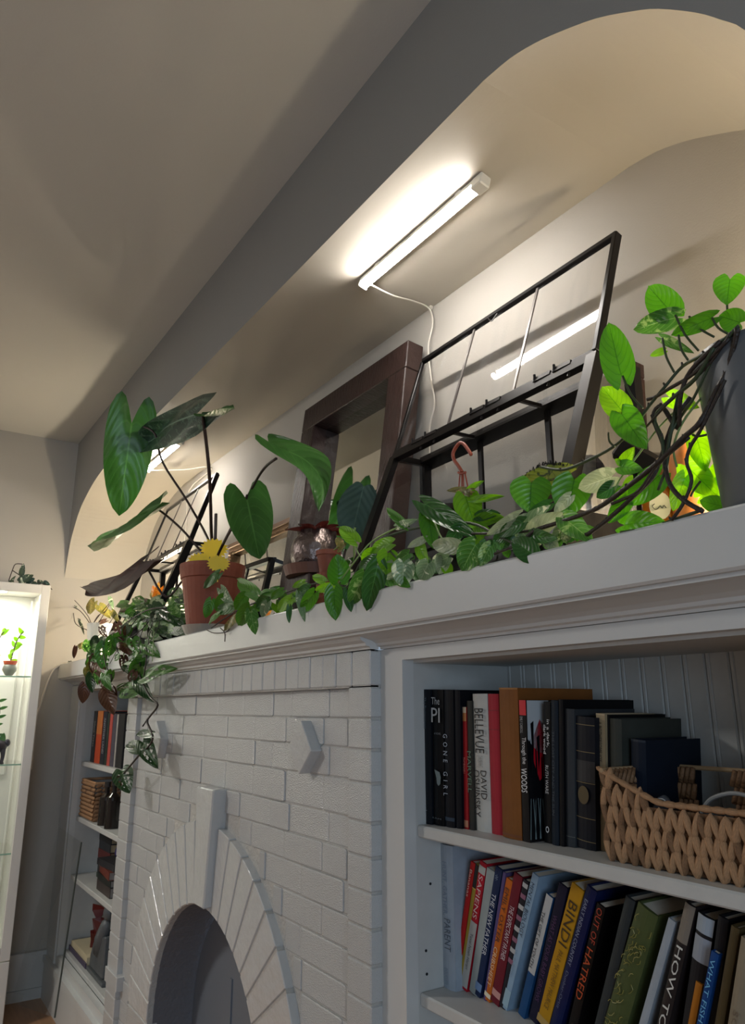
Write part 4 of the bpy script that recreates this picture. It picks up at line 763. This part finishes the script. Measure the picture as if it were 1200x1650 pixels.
b_, P_, w_, h_ = book('thick black hardback reading The Pl in large white serif', (694, 1111), (714, 1112), (695.5, 1327), 1.034, S1, .175, '07090d', G1, [('|The', .06, .115, .18, .86, 'a8aeb2'), ('|Pl', .14, .25, .18, .86, 'b4b8ba'), ('|A NOVEL', .325, .34, .4, .95, '7a8086'), ('|SAM', .945, .955, .2, .9, '6a7278')])
wo = MB(); wp_ = [(.40, .40), (.82, .385), (.9, .35), (.86, .30), (.72, .285), (.60, .30), (.56, .34)]
wo.add([P_(w_*a, -.0052, h_*c) for a, c in wp_], [tuple(range(len(wp_)))]); wo.build('torn_paper_emblem', mat('print_7c8a8a', '7c8a8a', .5), b_, fix=False)
book('black hardback with widely spaced grey letters down the spine', (714, 1112), (730, 1112), (716, 1329), 1.037, S1, .17, '090b12', G1, [('G  O  N  E     G  I  R  L', .33, .78, .12, .55, '98a2b0')], [(.93, .955, '1d3042')])
book('narrow blue-black hardback left of the slim red book', (730.5, 1112), (741, 1113), (733, 1330), 1.042, S1, .17, '0b0d15', G1)
book('slim red paperback with a pale orange top, short among the black books', (742, 1139), (751, 1139), (745.5, 1332), 1.05, S1, .13, '9a1c22', G1, [('THORNHILL', .42, .56, .3, .75, 'd07a70')], [(0, .05, 'b8a890'), (.05, .12, 'a86a3a'), (.93, .985, 'b0765c')], paper=True)
book('grey-brown book with pale serif letters between slim red and white books', (751.5, 1129), (760, 1129), (756, 1333), 1.052, S1, .16, '35342f', G1, [('MARVELL', .40, .72, .15, .85, '5f7a66')], [(.94, 1, '1a1a1a')])
book('white hardback with tall bold black lettering', (761, 1118), (785, 1118), (767.5, 1338), 1.056, S1, .17, 'b9b9b4', G1, [('BELLEVUE', .11, .44, .22, .82, '101014'), ('DAVID', .565, .77, .52, .92, '101014'), ('OSHINSKY', .565, .90, .06, .44, '101014'), ('[ medicine ]', .46, .54, .3, .7, '8a8a88')])
book('plain red cloth hardback beside the white one', (785.5, 1118), (803, 1118), (792, 1343), 1.056, S1, .16, 'a32a36', G1, bands=[(.12, .125, '7c1c26'), (.26, .265, '7c1c26')])
book('tall worn tan leather volume towering over its neighbours', (803.5, 1108), (834, 1108), (809.5, 1348), 1.044, S1, .215, '7c4c22', G1, bands=[(0, .012, '94642e'), (.97, .985, '6c3a1a')], rough=.55)
b_, P_, w_, h_ = book('black paperback with red top and white hand lettering, forest picture on its side', (836, 1128), (847, 1128), (842.5, 1354), 1.042, S1, .15, '0e0d10', G1, [('EMILY CARROLL', .12, .24, .15, .55, 'a0a0a0'), ('Through the', .27, .46, .2, .95, 'd8d8d8'), ('WOODS', .49, .66, .1, .95, 'e4e4e4')], [(0, .11, 'c41828')], paper=True)
def side(poly, col, nm='cover_art'):
    b = MB(); b.add([P_(w_+.0006, a, h_*c) for a, c in poly], [tuple(range(len(poly)))]); b.build(nm, mat('print_'+col, col, .4), b_, fix=False)
side([(.002, .999), (.06, .999), (.06, .60), (.03, .62), (.002, .70)], 'b8bdc0'); side([(.012, .70), (.034, .86), (.05, .80), (.06, .5), (.03, .42), (.016, .55)], 'b81424')
P0_ = P_; w0_ = w_
def P_(a, b, c, Q=P0_): return Q(a+.0006, b, c)
side([(.001, .72), (.016, .66), (.014, .52), (.03, .36), (.06, .40), (.06, .002), (.001, .002)], '0c0c10')
for i in range(7): yy = .006+.0075*i; side([(yy-.004, .88-.05*i), (yy+.004, .90-.05*i), (yy+.003, .70-.04*i), (yy-.001, .60-.04*i)] if i % 2 else [(yy-.001, .7-.03*i), (yy+.002, .72-.03*i), (yy+.003, .5-.02*i), (yy-.001, .46-.02*i)], '0c0c10')
def P_(a, b, c, Q=P0_): return Q(a+.0012, b, c)
for i in range(9): yy = .004+.006*i; side([(yy, .30-.01*(i % 3)), (yy+.0012, .30), (yy+.004*(1 if i % 2 else -1)+.002, .02), (yy+.004*(1 if i % 2 else -1), .02)], '7c8c8c')
book('black paperback with white handwritten title and a small oval badge at the foot', (875.5, 1130), (886.5, 1130), (877, 1357), 1.066, S1, .14, '0f1012', G1, [('in a dark,', .13, .33, .5, .95, 'd8d8d8'), ('dark wood', .17, .38, .05, .45, 'd8d8d8'), ('RUTH WARE', .46, .66, .3, .75, 'c0c0c0'), ('|o', .885, .93, .3, .8, 'c8ccd0')], paper=True)
book('dark teal hardback next to the one with an oval badge', (887.5, 1128), (898.5, 1128), (888.5, 1361), 1.060, S1, .15, '18222c', G1, [('THE LOST CITY AND THE SUN', .22, .80, .3, .65, '3a4652')])
book('black tall hardback whose wide side shows above its neighbours', (899, 1127), (907, 1128), (901, 1362), 1.062, S1, .20, '0b0c10', G1)
book('plain charcoal cloth book with a faint line near the foot', (907.5, 1141), (925, 1141), (909, 1364), 1.070, S1, .17, '34383c', G1, bands=[(.925, .93, '5a5c58')])
b_, P_, w_, h_ = book('dark leather volume with gilt bands and a round gilt seal', (927, 1153), (958, 1154), (928.5, 1367), 1.074, S1, .15, '171a22', G1, bands=[(.06, .065, '7a6a48'), (.27, .275, '7a6a48'), (.34, .50, '22242a'), (.505, .51, '7a6a48'), (.77, .775, '7a6a48'), (.94, .945, '7a6a48')], rough=.4)
sl2 = MB(); k = 18; sl2.add([P_(w_*(.5+.28*math.cos(6.283*i/k)), -.0056, h_*(.40)+w_*.36*math.sin(6.283*i/k)) for i in range(k)], [tuple(range(k))]); sl2.build('gilt_seal', mat('print_54482e', '54482e', .4), b_, fix=False)
book('cream paperback with black handwritten title beside the woven basket', (960, 1149), (974.5, 1149), (962.5, 1369), 1.088, S1, .14, 'a08e70', G1, [('A BOTHERSOME JOY', .06, .36, .2, .7, '2a221c'), ('AN HONEST JUDGMENT', .40, .74, .2, .7, '2a221c')], [(0, .012, 'b09c7c')], paper=True)
book('thin black book behind the basket, beside the cream paperback', (975.5, 1151), (981, 1151), (977, 1300), 1.095, S1, .16, '0b0b0d', G1)
book('olive-grey cloth book standing behind the basket', (981.5, 1157), (1001, 1157), (983, 1300), 1.095, S1, .17, '3a3d38', G1)
book('short dark navy book rising behind the basket', (1016, 1190), (1040, 1190), (1018, 1300), 1.105, S1, .155, '121c2a', G1, bands=[(0, .02, '1c2836')])

# lower shelf: one upright white book, then a run leaning right
book('white upright hardback, leftmost on the lower shelf, grey spine lettering', (709, 1359), (729, 1362), (711.2, 1584.5), 1.062, S2, .12, '9faab6', G2, lean=.4, texts=[('HUNT, GATHER,', .12, .50, .25, .62, '7c8a9c'), ('PARENT', .52, .74, .35, .85, '55626f'), ('DOUCLEFF', .86, .97, .3, .55, '8290a0')])
LN = dict(paper=True)
book('slim red spined paperback, first leaning book on the lower shelf', (758.5, 1387), (766, 1389), (728.5, 1590), 1.080, S2, .12, 'b3201f', G2, [('Bananas', .06, .28, .2, .7, 'e0b8a8')], [(.72, .97, 'b84a28')], **LN)
book('thin yellow striped book with a black top beside the first red one', (766.5, 1391), (772, 1391), (737.5, 1593), 1.080, S2, .11, 'a08a34', G2, bands=[(0, .19, '0c0c0c'), (.19, .2, 'c8a048')], **LN)
book('red and white paperback with white capitals on its upper half', (773.5, 1386), (784, 1394), (741, 1594), 1.080, S2, .13, 'b01c2c', G2, [('SAPIENS', .10, .44, .25, .85, 'd8b8b8'), ('Yuval Noah Harari', .56, .84, .35, .75, '5a5a5c')], [(.03, .09, 'a9aca8'), (.47, .98, 'b0b0ac')], **LN)
book('blank pale grey spine between red paperback and navy one', (784.5, 1397), (797.5, 1398), (755.5, 1598), 1.080, S2, .125, '98a09f', G2, **LN)
book('navy paperback with bold white capitals', (798.5, 1394.5), (809, 1404.5), (763, 1597), 1.080, S2, .13, '1b2a4c', G2, [('THE NEW FATHER', .20, .68, .28, .85, 'c8ccd4'), ('|*', .05, .1, .3, .7, '6a7a94')], [(.90, .96, '6a86b0')], **LN)
b_, P_, w_, h_ = book('narrow purple spiral-bound notebook right of the navy paperback', (810.5, 1404), (815, 1406), (779, 1606), 1.080, S2, .12, '5a4c78', G2, **LN)
book('orange paperback with dark and pale lettering', (816, 1413.5), (825.5, 1423), (779.5, 1604.5), 1.080, S2, .13, 'c26420', G2, [('EMILY OSTER', .07, .52, .2, .8, '4c2a1c'), ('CRIBSHEET', .56, .88, .2, .8, 'e0c49c')], [(.94, .975, 'e8dcc0')], **LN)
book('maroon paperback with white capitals', (828.5, 1404.5), (842, 1413.6), (790.5, 1610), 1.080, S2, .14, '6e1d2a', G2, [('THE EXPECTANT FATHER', .24, .66, .3, .8, 'd4c4c8')], [(.90, .95, 'c89088')], **LN)
book('thin spine checked in black, white and pink', (843.5, 1416), (852, 1418), (804.5, 1619), 1.080, S2, .12, '22222a', G2, bands=[(.02+.085*i, .055+.085*i, ('b0b0b0', '8a5a70')[i % 2]) for i in range(8)], **LN)
book('pale blue paperback with dark slanted capitals', (858, 1405.5), (868, 1413.6), (806.5, 1622), 1.080, S2, .16, '8fa9bf', G2, [('MENTAL BIOLOGY', .06, .46, .2, .75, '2e3e50'), ('W. R. BION', .56, .76, .25, .6, '8298ac')], [(.86, .98, '9cb8c4')], **LN)
book('blue paperback whose white and red label reads sideways', (880.5, 1439), (891, 1449), (833, 1637), 1.080, S2, .13, '1e4a78', G2, [('THE GIFT OF YOUTH', .14, .60, .10, .52, '15151a')], [(0, .64, 'b4b6b6')], **LN)
book('dark purple hardback with dim violet lettering', (900.5, 1421), (913, 1436), (852, 1639), 1.080, S2, .15, '16162e', G2, [('WHAT AS YOUR BABY GROWS', .22, .85, .25, .7, '4c2c58')], **LN)
book('mustard yellow paperback with tall black capitals', (921.5, 1421), (941.5, 1431), (862, 1650), 1.080, S2, .15, 'b8871a', G2, [('BINDI', .11, .42, .2, .88, '3a2a10'), ('PAUL MATTHEW MAURICE', .46, .88, .35, .72, '6a4c14')], [(.95, 1, 'b09050')], **LN)
book('navy hardback with small pale serif capitals, right of the yellow one', (945.5, 1424.5), (961, 1440), (885, 1650), 1.080, S2, .16, '141d48', G2, [('EARLY INDIAN COUNTRY', .08, .54, .3, .62, '8088a0'), ('Dunbar-Ortiz', .58, .84, .35, .6, '5c6480')], rough=.35)
book('black hardback with jagged orange block letters', (962, 1454), (975.5, 1462), (918, 1640), 1.080, S2, .20, '0e0a0a', G2, [('OUT OF', .02, .28, .2, .85, 'a83a22'), ('HATRED', .32, .70, .1, .85, 'b8481c')], **LN)
book('grey-green hardback with faint slanted marks, left of the patterned one', (1008, 1442), (1024, 1448), (960, 1640), 1.060, S2, .18, '2e3436', G2, rough=.5)
b_, P_, w_, h_ = book('thick moss green book with a golden floral vine pattern', (1028, 1452), (1062, 1470), (975, 1640), 1.055, S2, .17, '4a5430', G2, rough=.5)
vb = MB()
for i in range(60):
    a, c_ = rnd.uniform(.05, .95)*w_, rnd.uniform(.03, .97)*h_; an = rnd.uniform(0, 6.28); s_ = rnd.uniform(.004, .009); yo = -.0052
    pp = [P_(min(w_, max(0, a+s_*math.cos(an+q_)*(.3+.7*q_/2))), yo, c_+s_*math.sin(an+q_)) for q_ in (0, .8, 1.6, 2.6)]; vb.tube(pp, .0006, 3)
vb.build('gilt_vine_pattern', mat('print_8c8440', '8c8440', .35), b_, kind='stuff')
book('blank pale grey spine right of the green patterned book', (1077, 1478), (1088, 1488), (1029, 1650), 1.045, S2, .17, '9aa3ac', G2, **LN)
book('dark brown hardback reading How to in white slanted capitals', (1104, 1452), (1121, 1464), (1060, 1640), 1.04, S2, .17, '2c2524', G2, [('HOW TO', .22, .66, .25, .85, 'd0d0ca')], [(0, .20, '7a7268')])
book('black book with a white and grey panelled side', (1125, 1469), (1152, 1474), (1100, 1640), 1.04, S2, .16, '1a1b20', G2, bands=[(.0, .09, '98a4b0'), (.11, .24, '9098a4')])
book('short amber-orange spine near the blue lettered book', (1121, 1580), (1131, 1580), (1108, 1650), 1.035, S2, .1, 'b07020', G2, **LN)
book('black shiny folder standing tall behind the blue lettered paperback', (1157, 1474), (1172, 1470), (1140, 1600), 1.03, S2, .2, '101218', G2)
book('blue paperback with light blue slanted capitals', (1146, 1531), (1158, 1540), (1122, 1650), 1.02, S2, .12, '12407c', G2, [('WHAT FISH', .04, .42, .2, .8, '6ab0d8'), ('KNOW', .5, .62, .25, .75, 'a8c8e0')], **LN)
book('olive brown cloth book, second from the right edge', (1178, 1490), (1192, 1496), (1151, 1650), 1.015, S2, .15, '4a3e26', G2)
book('beige hardback at the right edge of the picture on the lower shelf', (1194, 1508), (1222, 1516), (1172, 1650), 1.005, S2, .15, '8a7f6c', G2, [('SOTTIE', .35, .6, .3, .6, '6a5c4c')])

# ------------------------------------------------------------------ woven baskets
M_rush = mat('water_hyacinth', 'bb9068', .6, bump=.5, bscale=120, var=.35, vscale=14, stretch=(1, 1, .35)); M_rush2 = mat('water_hyacinth_dark', '8a6646', .65, bump=.5, bscale=120, var=.35, vscale=14)
def spindle(m, n=6):
    b = MB(); b.lathe([(.06, -.5), (.34, -.36), (.5, -.05), (.42, .25), (.2, .44), (.03, .5)], (0, 0, 0), n); me = bpy.data.meshes.new('strand'); me.from_pydata(b.v, [], b.f); me.shade_smooth(); me.materials.append(m); return me
SP = [spindle(M_rush), spindle(M_rush2)]
def strand(t, p, d, nrm, L_, W_, th, k=0, name='strand'):
    d = Vector(d).normalized(); n_ = Vector(nrm); x = d.cross(n_).normalized(); n_ = x.cross(d); o = bpy.data.objects.new(name, SP[k]); COL.objects.link(o); o.parent = t
    m_ = Matrix((x*W_, n_*th, d*L_)).transposed().to_4x4(); m_.translation = Vector(p)-Vector(t['_o']); o.matrix_local = m_
bk = thing('woven_basket', 'open woven water hyacinth basket with a dipped front rim on the upper shelf', 'basket', (-.69, 1.12, S1))
bX0, bX1, bY0, bY1, bH = -.868, -.47, 1.025, 1.20, .138
def rimz(x): 
    u = (x-bX0)/(bX1-bX0); return bH-.040*min(1, max(0, math.sin(math.pi*min(1, u*1.0))*1.35))
row = 0; z = .014
while z < bH-.008:
    x = bX0+.004
    while x < bX1:
        if z < rimz(x)-.010:
            s = 1 if row % 2 else -1
            for q_ in (-1, 1): strand(bk, (x+q_*.0052+rnd.uniform(-.001, .001), bY0+.006, S1+z+rnd.uniform(-.002, .002)+.003), (.30*q_*1, 0, 1) if row % 2 == 0 else (-.30*q_, 0, 1), (0, 1, 0), rnd.uniform(.038, .046), rnd.uniform(.0125, .0165), .012, 0 if rnd.random() < .75 else 1)
        x += .0215
    row += 1; z += .0265
x = bX0
while x < bX1: strand(bk, (x, bY0+.006, S1+rimz(x)-.002), (1, 0, (rimz(x+.01)-rimz(x))*100), (0, 1, 0), .032, .011, .013, 0, 'rim_strand'); x += .02
inn = MB()
for side_ in (0, 1):
    for zi in range(5):
        yv = bY0+.01
        while yv < bY1: inn.tube([(bX0+.004 if side_ == 0 else bX1-.004, yv, S1+.008+zi*.027), (bX0+.004 if side_ == 0 else bX1-.004, yv+.014, S1+.034+zi*.026)], [.006, .005], 5); yv += .011
xx = bX0
while xx < bX1:
    u = (xx-bX0)/(bX1-bX0)
    for zi in range(5):
        if .12 < u < .30 and zi > 1: continue
        if rnd.random() < .97: inn.tube([(xx, bY1-.004, S1+.006+zi*.027), (xx+.008, bY1-.006, S1+.034+zi*.026)], [.0065, .004], 5)
    xx += .0095
inn.build('inner_weave', M_rush2, bk, smooth=True, kind='stuff')
rm = MB().tube([(bX0, bY0, S1+bH), (bX0, bY1, S1+bH), (bX1, bY1, S1+bH), (bX1, bY0, S1+bH)], .004, 8); rm.build('rim_wire', mat('cane', 'a58a68', .6), bk)
bx(bX0+.006, bX1-.006, bY0+.012, bY1-.008, S1+.001, S1+.006).build('base', M_rush2, bk)
bm_ = MB(); z = .01
while z < .12: bm_.box(bX0+.006, bX1-.006, bY0+.011, bY0+.013, S1+.002, S1+.088); break
bm_.build('lining', M_rush2, bk)
cd_ = MB().tube(smooth_path([at(1130, 1310, 1.10), at(1142, 1290, 1.10), at(1165, 1280, 1.10), at(1190, 1279, 1.10), at(1215, 1290, 1.10), at(1220, 1320, 1.10)], 4), .0032, 8).build('charging_cable', mat('grey_cable', '9a9a98', .45)); tag(cd_, 'looped pale grey cable arching inside the woven basket', 'cable')
p = at(1069, 1292, 1.09); pg_ = thing('cable_plug', 'grey plug with a small white ring lying in the basket', 'plug', (p.x, p.y, S1+.01)); MB().tube([p+Vector((-.02, 0, -.03)), p, p+Vector((.006, 0, .004))], [.012, .011, .008], 10).build('plug_body', mat('grey_rubber', '5c6068', .5), pg_, smooth=True); MB().tube([p+Vector((.004+.008*math.cos(a*.63), -.012, .002+.004*math.sin(a*.63))) for a in range(11)], .0012, 5).build('plug_ring', M_white, pg_)

# far basket and bottles
z0 = LS[1]; fb = thing('woven_basket', 'square light woven basket on the far bookcase above the stacked books', 'basket', (-4.2, 1.12, z0))
fX0, fX1, fY0, fY1 = -4.352, -4.06, 1.01, 1.22
for zi in range(9):
    x = fX0+.02+(.011 if zi % 2 else 0)
    while x < fX1-.012: strand(fb, (x, fY0, z0+.013+zi*.0195), (1, 0, .28), (0, 1, 0), .036, .018, .012, 0 if rnd.random() < .9 else 1); x += .031
    y_ = fY0+.02
    while y_ < fY1: strand(fb, (fX1, y_, z0+.013+zi*.0195), (0, 1, .28), (1, 0, 0), .036, .018, .012, 1); y_ += .031
MB().box(fX0+.004, fX1-.004, fY0+.004, fY1-.004, z0+.001, z0+.10).build('lining', M_rush2, fb)
MB().tube([(fX0+.005, fY0+.004, z0+.182), (fX1-.003, fY0+.004, z0+.182), (fX1-.003, fY1-.004, z0+.182), (fX0+.005, fY1-.004, z0+.182), (fX0+.005, fY0+.004, z0+.182)], .007, 6).build('rim', M_rush, fb)
M_bot = mat('dark_brown_glass', '150d0b', .12, coat=.5)
for i, (q_, lab, sc) in enumerate((((169, 1322), 'dark brown glass bottle next to the far square basket', .92), ((180, 1326), 'dark brown glass bottle with a clear neck, right of its twin', 1.0))):
    p = atz(*q_, z0); y_ = 1.04+.0*i; p = at(q_[0], q_[1], y_); t = thing('glass_bottle', lab, 'bottle', (p.x, y_, z0), 'dark bottles in the far bookcase'); r = .034
    MB().lathe([(.003, .001), (r, .001), (r, .125*sc), (r*.9, .140*sc), (r*.35, .158*sc), (r*.33, .19*sc), (r*.1, .19*sc)], (p.x, y_, z0), 24).build('glass_body', M_bot, t, smooth=False)
    MB().lathe([(.001, .19*sc), (r*.45, .19*sc), (r*.45, .215*sc), (.001, .215*sc)], (p.x, y_, z0), 16).build('cap', mat('smoked_cap', '2c2826', .2), t)
# far upper shelf of books
z0 = LS[0]
for i, (xa, xb, hh, col, lab, extra) in enumerate(((153.5, 159.5, 1, '1a1716', 'black book with tiny white lettering, leftmost in the far bookcase', [('Silent Trees', .2, .7, .3, .7, '9a9a98')]), (160, 168.5, 1, 'c24a1e', 'orange to red spine in the far bookcase', []), (169, 175.5, .99, '20242c', 'dark spine with white lettering right of the orange one in the far bookcase', [('ANOTHER LAND', .12, .8, .3, .7, 'b0b0b4')]), (176, 179.5, .96, '26332a', 'very dark green thin spine in the far bookcase', []), (180, 184.5, .95, 'b04a40', 'salmon red thin spine in the far bookcase', []), (185, 190.5, .95, '4a4650', 'grey violet spine in the far bookcase', []), (191, 193.5, .94, '9a9590', 'thin white-grey spine in the far bookcase', []), (194, 204, .95, '131012', 'broad black spine at the right end in the far bookcase', []))):
    y_ = 1.03; xa_, xb_ = at(xa, 1141, y_).x, at(xb, 1141, y_).x; h = .262*hh; T_ = Vector((xa_, y_, z0+h)); 
    def topx(px): return px
    # feed the same builder through world points
    t = thing('book', lab, 'book', ((xa_+xb_)/2, y_, z0), 'books on the far top shelf'); w = (xb_-xa_)*.96
    c = MB(); c.box(xa_, xa_+.003, y_, y_+.16, z0+.0005, z0+h).box(xa_+w-.003, xa_+w, y_, y_+.16, z0+.0005, z0+h).box(xa_, xa_+w, y_-.003, y_, z0+.0005, z0+h); c.build('cover', mat('cover_'+col+'0.5', col, .5), t); bx(xa_+.003, xa_+w-.003, y_, y_+.155, z0+.001, z0+h-.004).build('page_block', mat('book_pages_cfc8b8', 'cfc8b8', .8), t)
    if i == 1: bx(xa_, xa_+w, y_-.0036, y_-.003, z0+h*.55, z0+h).build('cover_band', mat('print_c8783a', 'c8783a', .5), t)
    for s, t0, t1, u0, u1, tc in extra: lettering(t, s, (xa_+w*u0, y_-.0042, z0+h*(1-t0)), (0, 0, -1), (1, 0, 0), h*(t1-t0), w*(u1-u0), tc)
# stacked flat books
z0 = LS[2]
def flat(px, w, y_, d, z, h, col, lab, rot=0, pcol='a89474'):
    x = px; t = thing('book', lab, 'book', (x+w/2, y_+d/2, z), 'books stacked flat in the far bookcase'); M_ = Matrix.Translation((x+w/2, y_+d/2, 0)) @ Matrix.Rotation(rot, 4, 'Z')
    c = MB(); c.box(-w/2, w/2, -d/2, d/2, z+.0005, z+.003, M_).box(-w/2, w/2, -d/2, d/2, z+h-.003, z+h-.0003, M_).box(-w/2, w/2, -d/2-.002, -d/2+.001, z+.0005, z+h-.0003, M_); c.build('cover', mat('cover_'+col+'0.5', col, .5), t); MB().box(-w/2+.003, w/2-.003, -d/2+.001, d/2-.002, z+.003, z+h-.003, M_).build('page_block', mat('book_pages_'+pcol, pcol, .8), t)
zz = z0
for h, col, lab in ((.022, '3c4a3c', 'thin green book at the bottom of the rear stack'), (.034, '2a2522', 'dark brown book low in the rear stack'), (.036, 'b09a88', 'pale pink-white book in the middle of the rear stack'), (.044, '5a2420', 'maroon and black book upper in the rear stack'), (.040, '23262a', 'black book near the top of the rear stack'), (.030, '1c1e20', 'charcoal book topping the rear stack')):
    flat(-4.23, .20, 1.10, .14, zz, h, col, lab, rnd.uniform(-.06, .06)); zz += h
zz = z0
for h, col, lab in ((.044, '3e3430', 'thick dark book with a small red mark at the bottom of the front stack'), (.030, '20241f', 'black-green book in the front stack'), (.036, '6a2c1c', 'dark red and orange book in the front stack'), (.030, '26262a', 'black book topping the front stack')):
    flat(-3.95, .24, 1.03, .15, zz, h, col, lab, rnd.uniform(-.08, .08), '8a8480'); zz += h
b = MB().blob((-3.82, 1.10, zz+.035), .035, 10, (1, 1, 1)).build('glass_ball', mat('violet_glass', '3a3466', .1, coat=.6), smooth=True); tag(b, 'shiny violet ball resting on the front stack of books', 'ball')
# bottom shelf: open book, red fox, grey bookend, dark figure
z0 = LS[3]
ob_ = thing('thick_open_book', 'thick cream paged book lying flat on the far bottom shelf', 'book', (-4.2, 1.08, z0)); MB().box(-4.34, -3.99, 1.02, 1.24, z0+.0005, z0+.005).box(-4.34, -3.99, 1.018, 1.024, z0+.005, z0+.024).build('cover', mat('cover_4a4258', '4a4258', .5), ob_); MB().prism([(-4.33, z0+.006), (-4.0, z0+.006), (-4.0, z0+.045), (-4.03, z0+.052), (-4.30, z0+.052), (-4.33, z0+.045)], 1.026, 1.235).build('page_block', mat('book_pages_c8bc9c', 'c8bc9c', .8), ob_)
M_fox = mat('red_glazed', '5a1c18', .3, bump=.1, bscale=10); fx = thing('faceted_fox_figurine', 'dark red faceted animal figurine standing on the cream paged book', 'figurine', (-4.06, 1.10, z0+.053)); Z = z0+.053
b = MB(); b.add([(-4.16, 1.10, Z+.12), (-4.10, 1.06, Z+.135), (-3.98, 1.07, Z+.14), (-3.93, 1.10, Z+.11), (-3.97, 1.14, Z+.13), (-4.10, 1.14, Z+.13), (-4.12, 1.08, Z+.06), (-3.97, 1.08, Z+.05), (-3.97, 1.13, Z+.05), (-4.12, 1.13, Z+.06)], [(0, 1, 6), (1, 2, 7, 6), (2, 3, 7), (3, 4, 8, 7), (4, 5, 9, 8), (5, 0, 9), (0, 6, 9), (1, 5, 4, 2), (0, 5, 1), (2, 4, 3), (6, 7, 8, 9)]); b.build('torso', M_fox, fx)
b = MB(); b.add([(-4.19, 1.08, Z+.15), (-4.11, 1.06, Z+.17), (-4.09, 1.12, Z+.17), (-4.17, 1.12, Z+.10), (-4.10, 1.09, Z+.11), (-4.15, 1.07, Z+.19), (-4.11, 1.10, Z+.185)], [(0, 1, 4, 3), (0, 3, 2), (1, 2, 4), (2, 3, 4), (0, 5, 1), (5, 6, 1), (1, 6, 2), (0, 2, 6, 5)]); b.build('head', M_fox, fx)
for x, y_ in ((-4.12, 1.08), (-4.11, 1.13), (-3.98, 1.08), (-3.97, 1.13)): MB().tube([(x, y_, Z+.07), (x-.01, y_, Z+.03), (x-.012, y_, Z+.001)], [.022, .012, .014], 5).build('leg', M_fox, fx)
M_grey = mat('grey_stone', '565a5c', .45, bump=.3, bscale=30); ge = thing('bust_bookend', 'dark grey seated figure bookend in front of the red figurine', 'bookend', (-3.82, 1.05, z0)); MB().prism([(-3.98, z0+.001), (-3.70, z0+.001), (-3.70, z0+.018), (-3.98, z0+.018)], 1.02, 1.12).build('base', M_grey, ge, bevel=.003)
MB().prism([(-3.97, z0+.019), (-3.74, z0+.019), (-3.74, z0+.19), (-3.84, z0+.17), (-3.93, z0+.13), (-3.965, z0+.07)], 1.03, 1.10).build('drapery', M_grey, ge, bevel=.006)
b = MB(); b.tube([(-3.86, 1.05, z0+.10), (-3.82, 1.045, z0+.17), (-3.79, 1.05, z0+.23), (-3.78, 1.05, z0+.25)], [.035, .04, .03, .014], 8).blob((-3.775, 1.05, z0+.28), .03, 8, (.9, .9, 1.2)); b.build('figure', M_grey, ge, smooth=True)
dh = thing('horse_figurine', 'dark bronze prancing horse figurine high behind the far bottom shelf items', 'figurine', (-3.70, 1.18, z0)); X0, Y0, Z0 = -3.80, 1.17, z0+.36; M_h = mat('horse_bronze', '1f1a17', .35, metal=.4)
b = MB(); b.tube(smooth_path([(X0+.14, Y0, Z0-.02), (X0+.08, Y0, Z0+.005), (X0+.0, Y0, Z0+.02), (X0-.06, Y0, Z0+.035), (X0-.11, Y0, Z0+.03), (X0-.16, Y0, Z0+.005)], 3), [.03, .034, .037, .036, .035, .034, .035, .036, .036, .032, .028, .026, .024, .022, .018, .012], 8); b.build('body', M_h, dh, smooth=True)
for pts in ([(X0-.05, Y0-.012, Z0+.01), (X0-.07, Y0-.012, Z0-.05), (X0-.10, Y0-.012, Z0-.08), (X0-.105, Y0-.012, Z0-.10)], [(X0-.04, Y0+.012, Z0+.01), (X0-.03, Y0+.012, Z0-.06), (X0-.06, Y0+.012, Z0-.09), (X0-.06, Y0+.012, Z0-.12)], [(X0+.12, Y0-.012, Z0-.03), (X0+.14, Y0-.012, Z0-.12), (X0+.11, Y0-.012, Z0-.22), (X0+.12, Y0-.012, Z0-.345)], [(X0+.13, Y0+.012, Z0-.03), (X0+.15, Y0+.012, Z0-.13), (X0+.13, Y0+.012, Z0-.22), (X0+.14, Y0+.012, Z0-.345)]): MB().tube(pts, [.02, .013, .009, .011], 6).build('leg', M_h, dh, smooth=True)
bx(X0+.07, X0+.20, Y0-.04, Y0+.04, z0+.0005, z0+.016).build('plinth', M_h, dh)
flush_text()

for o in bpy.data.objects:
    if '_o' in o: del o['_o']
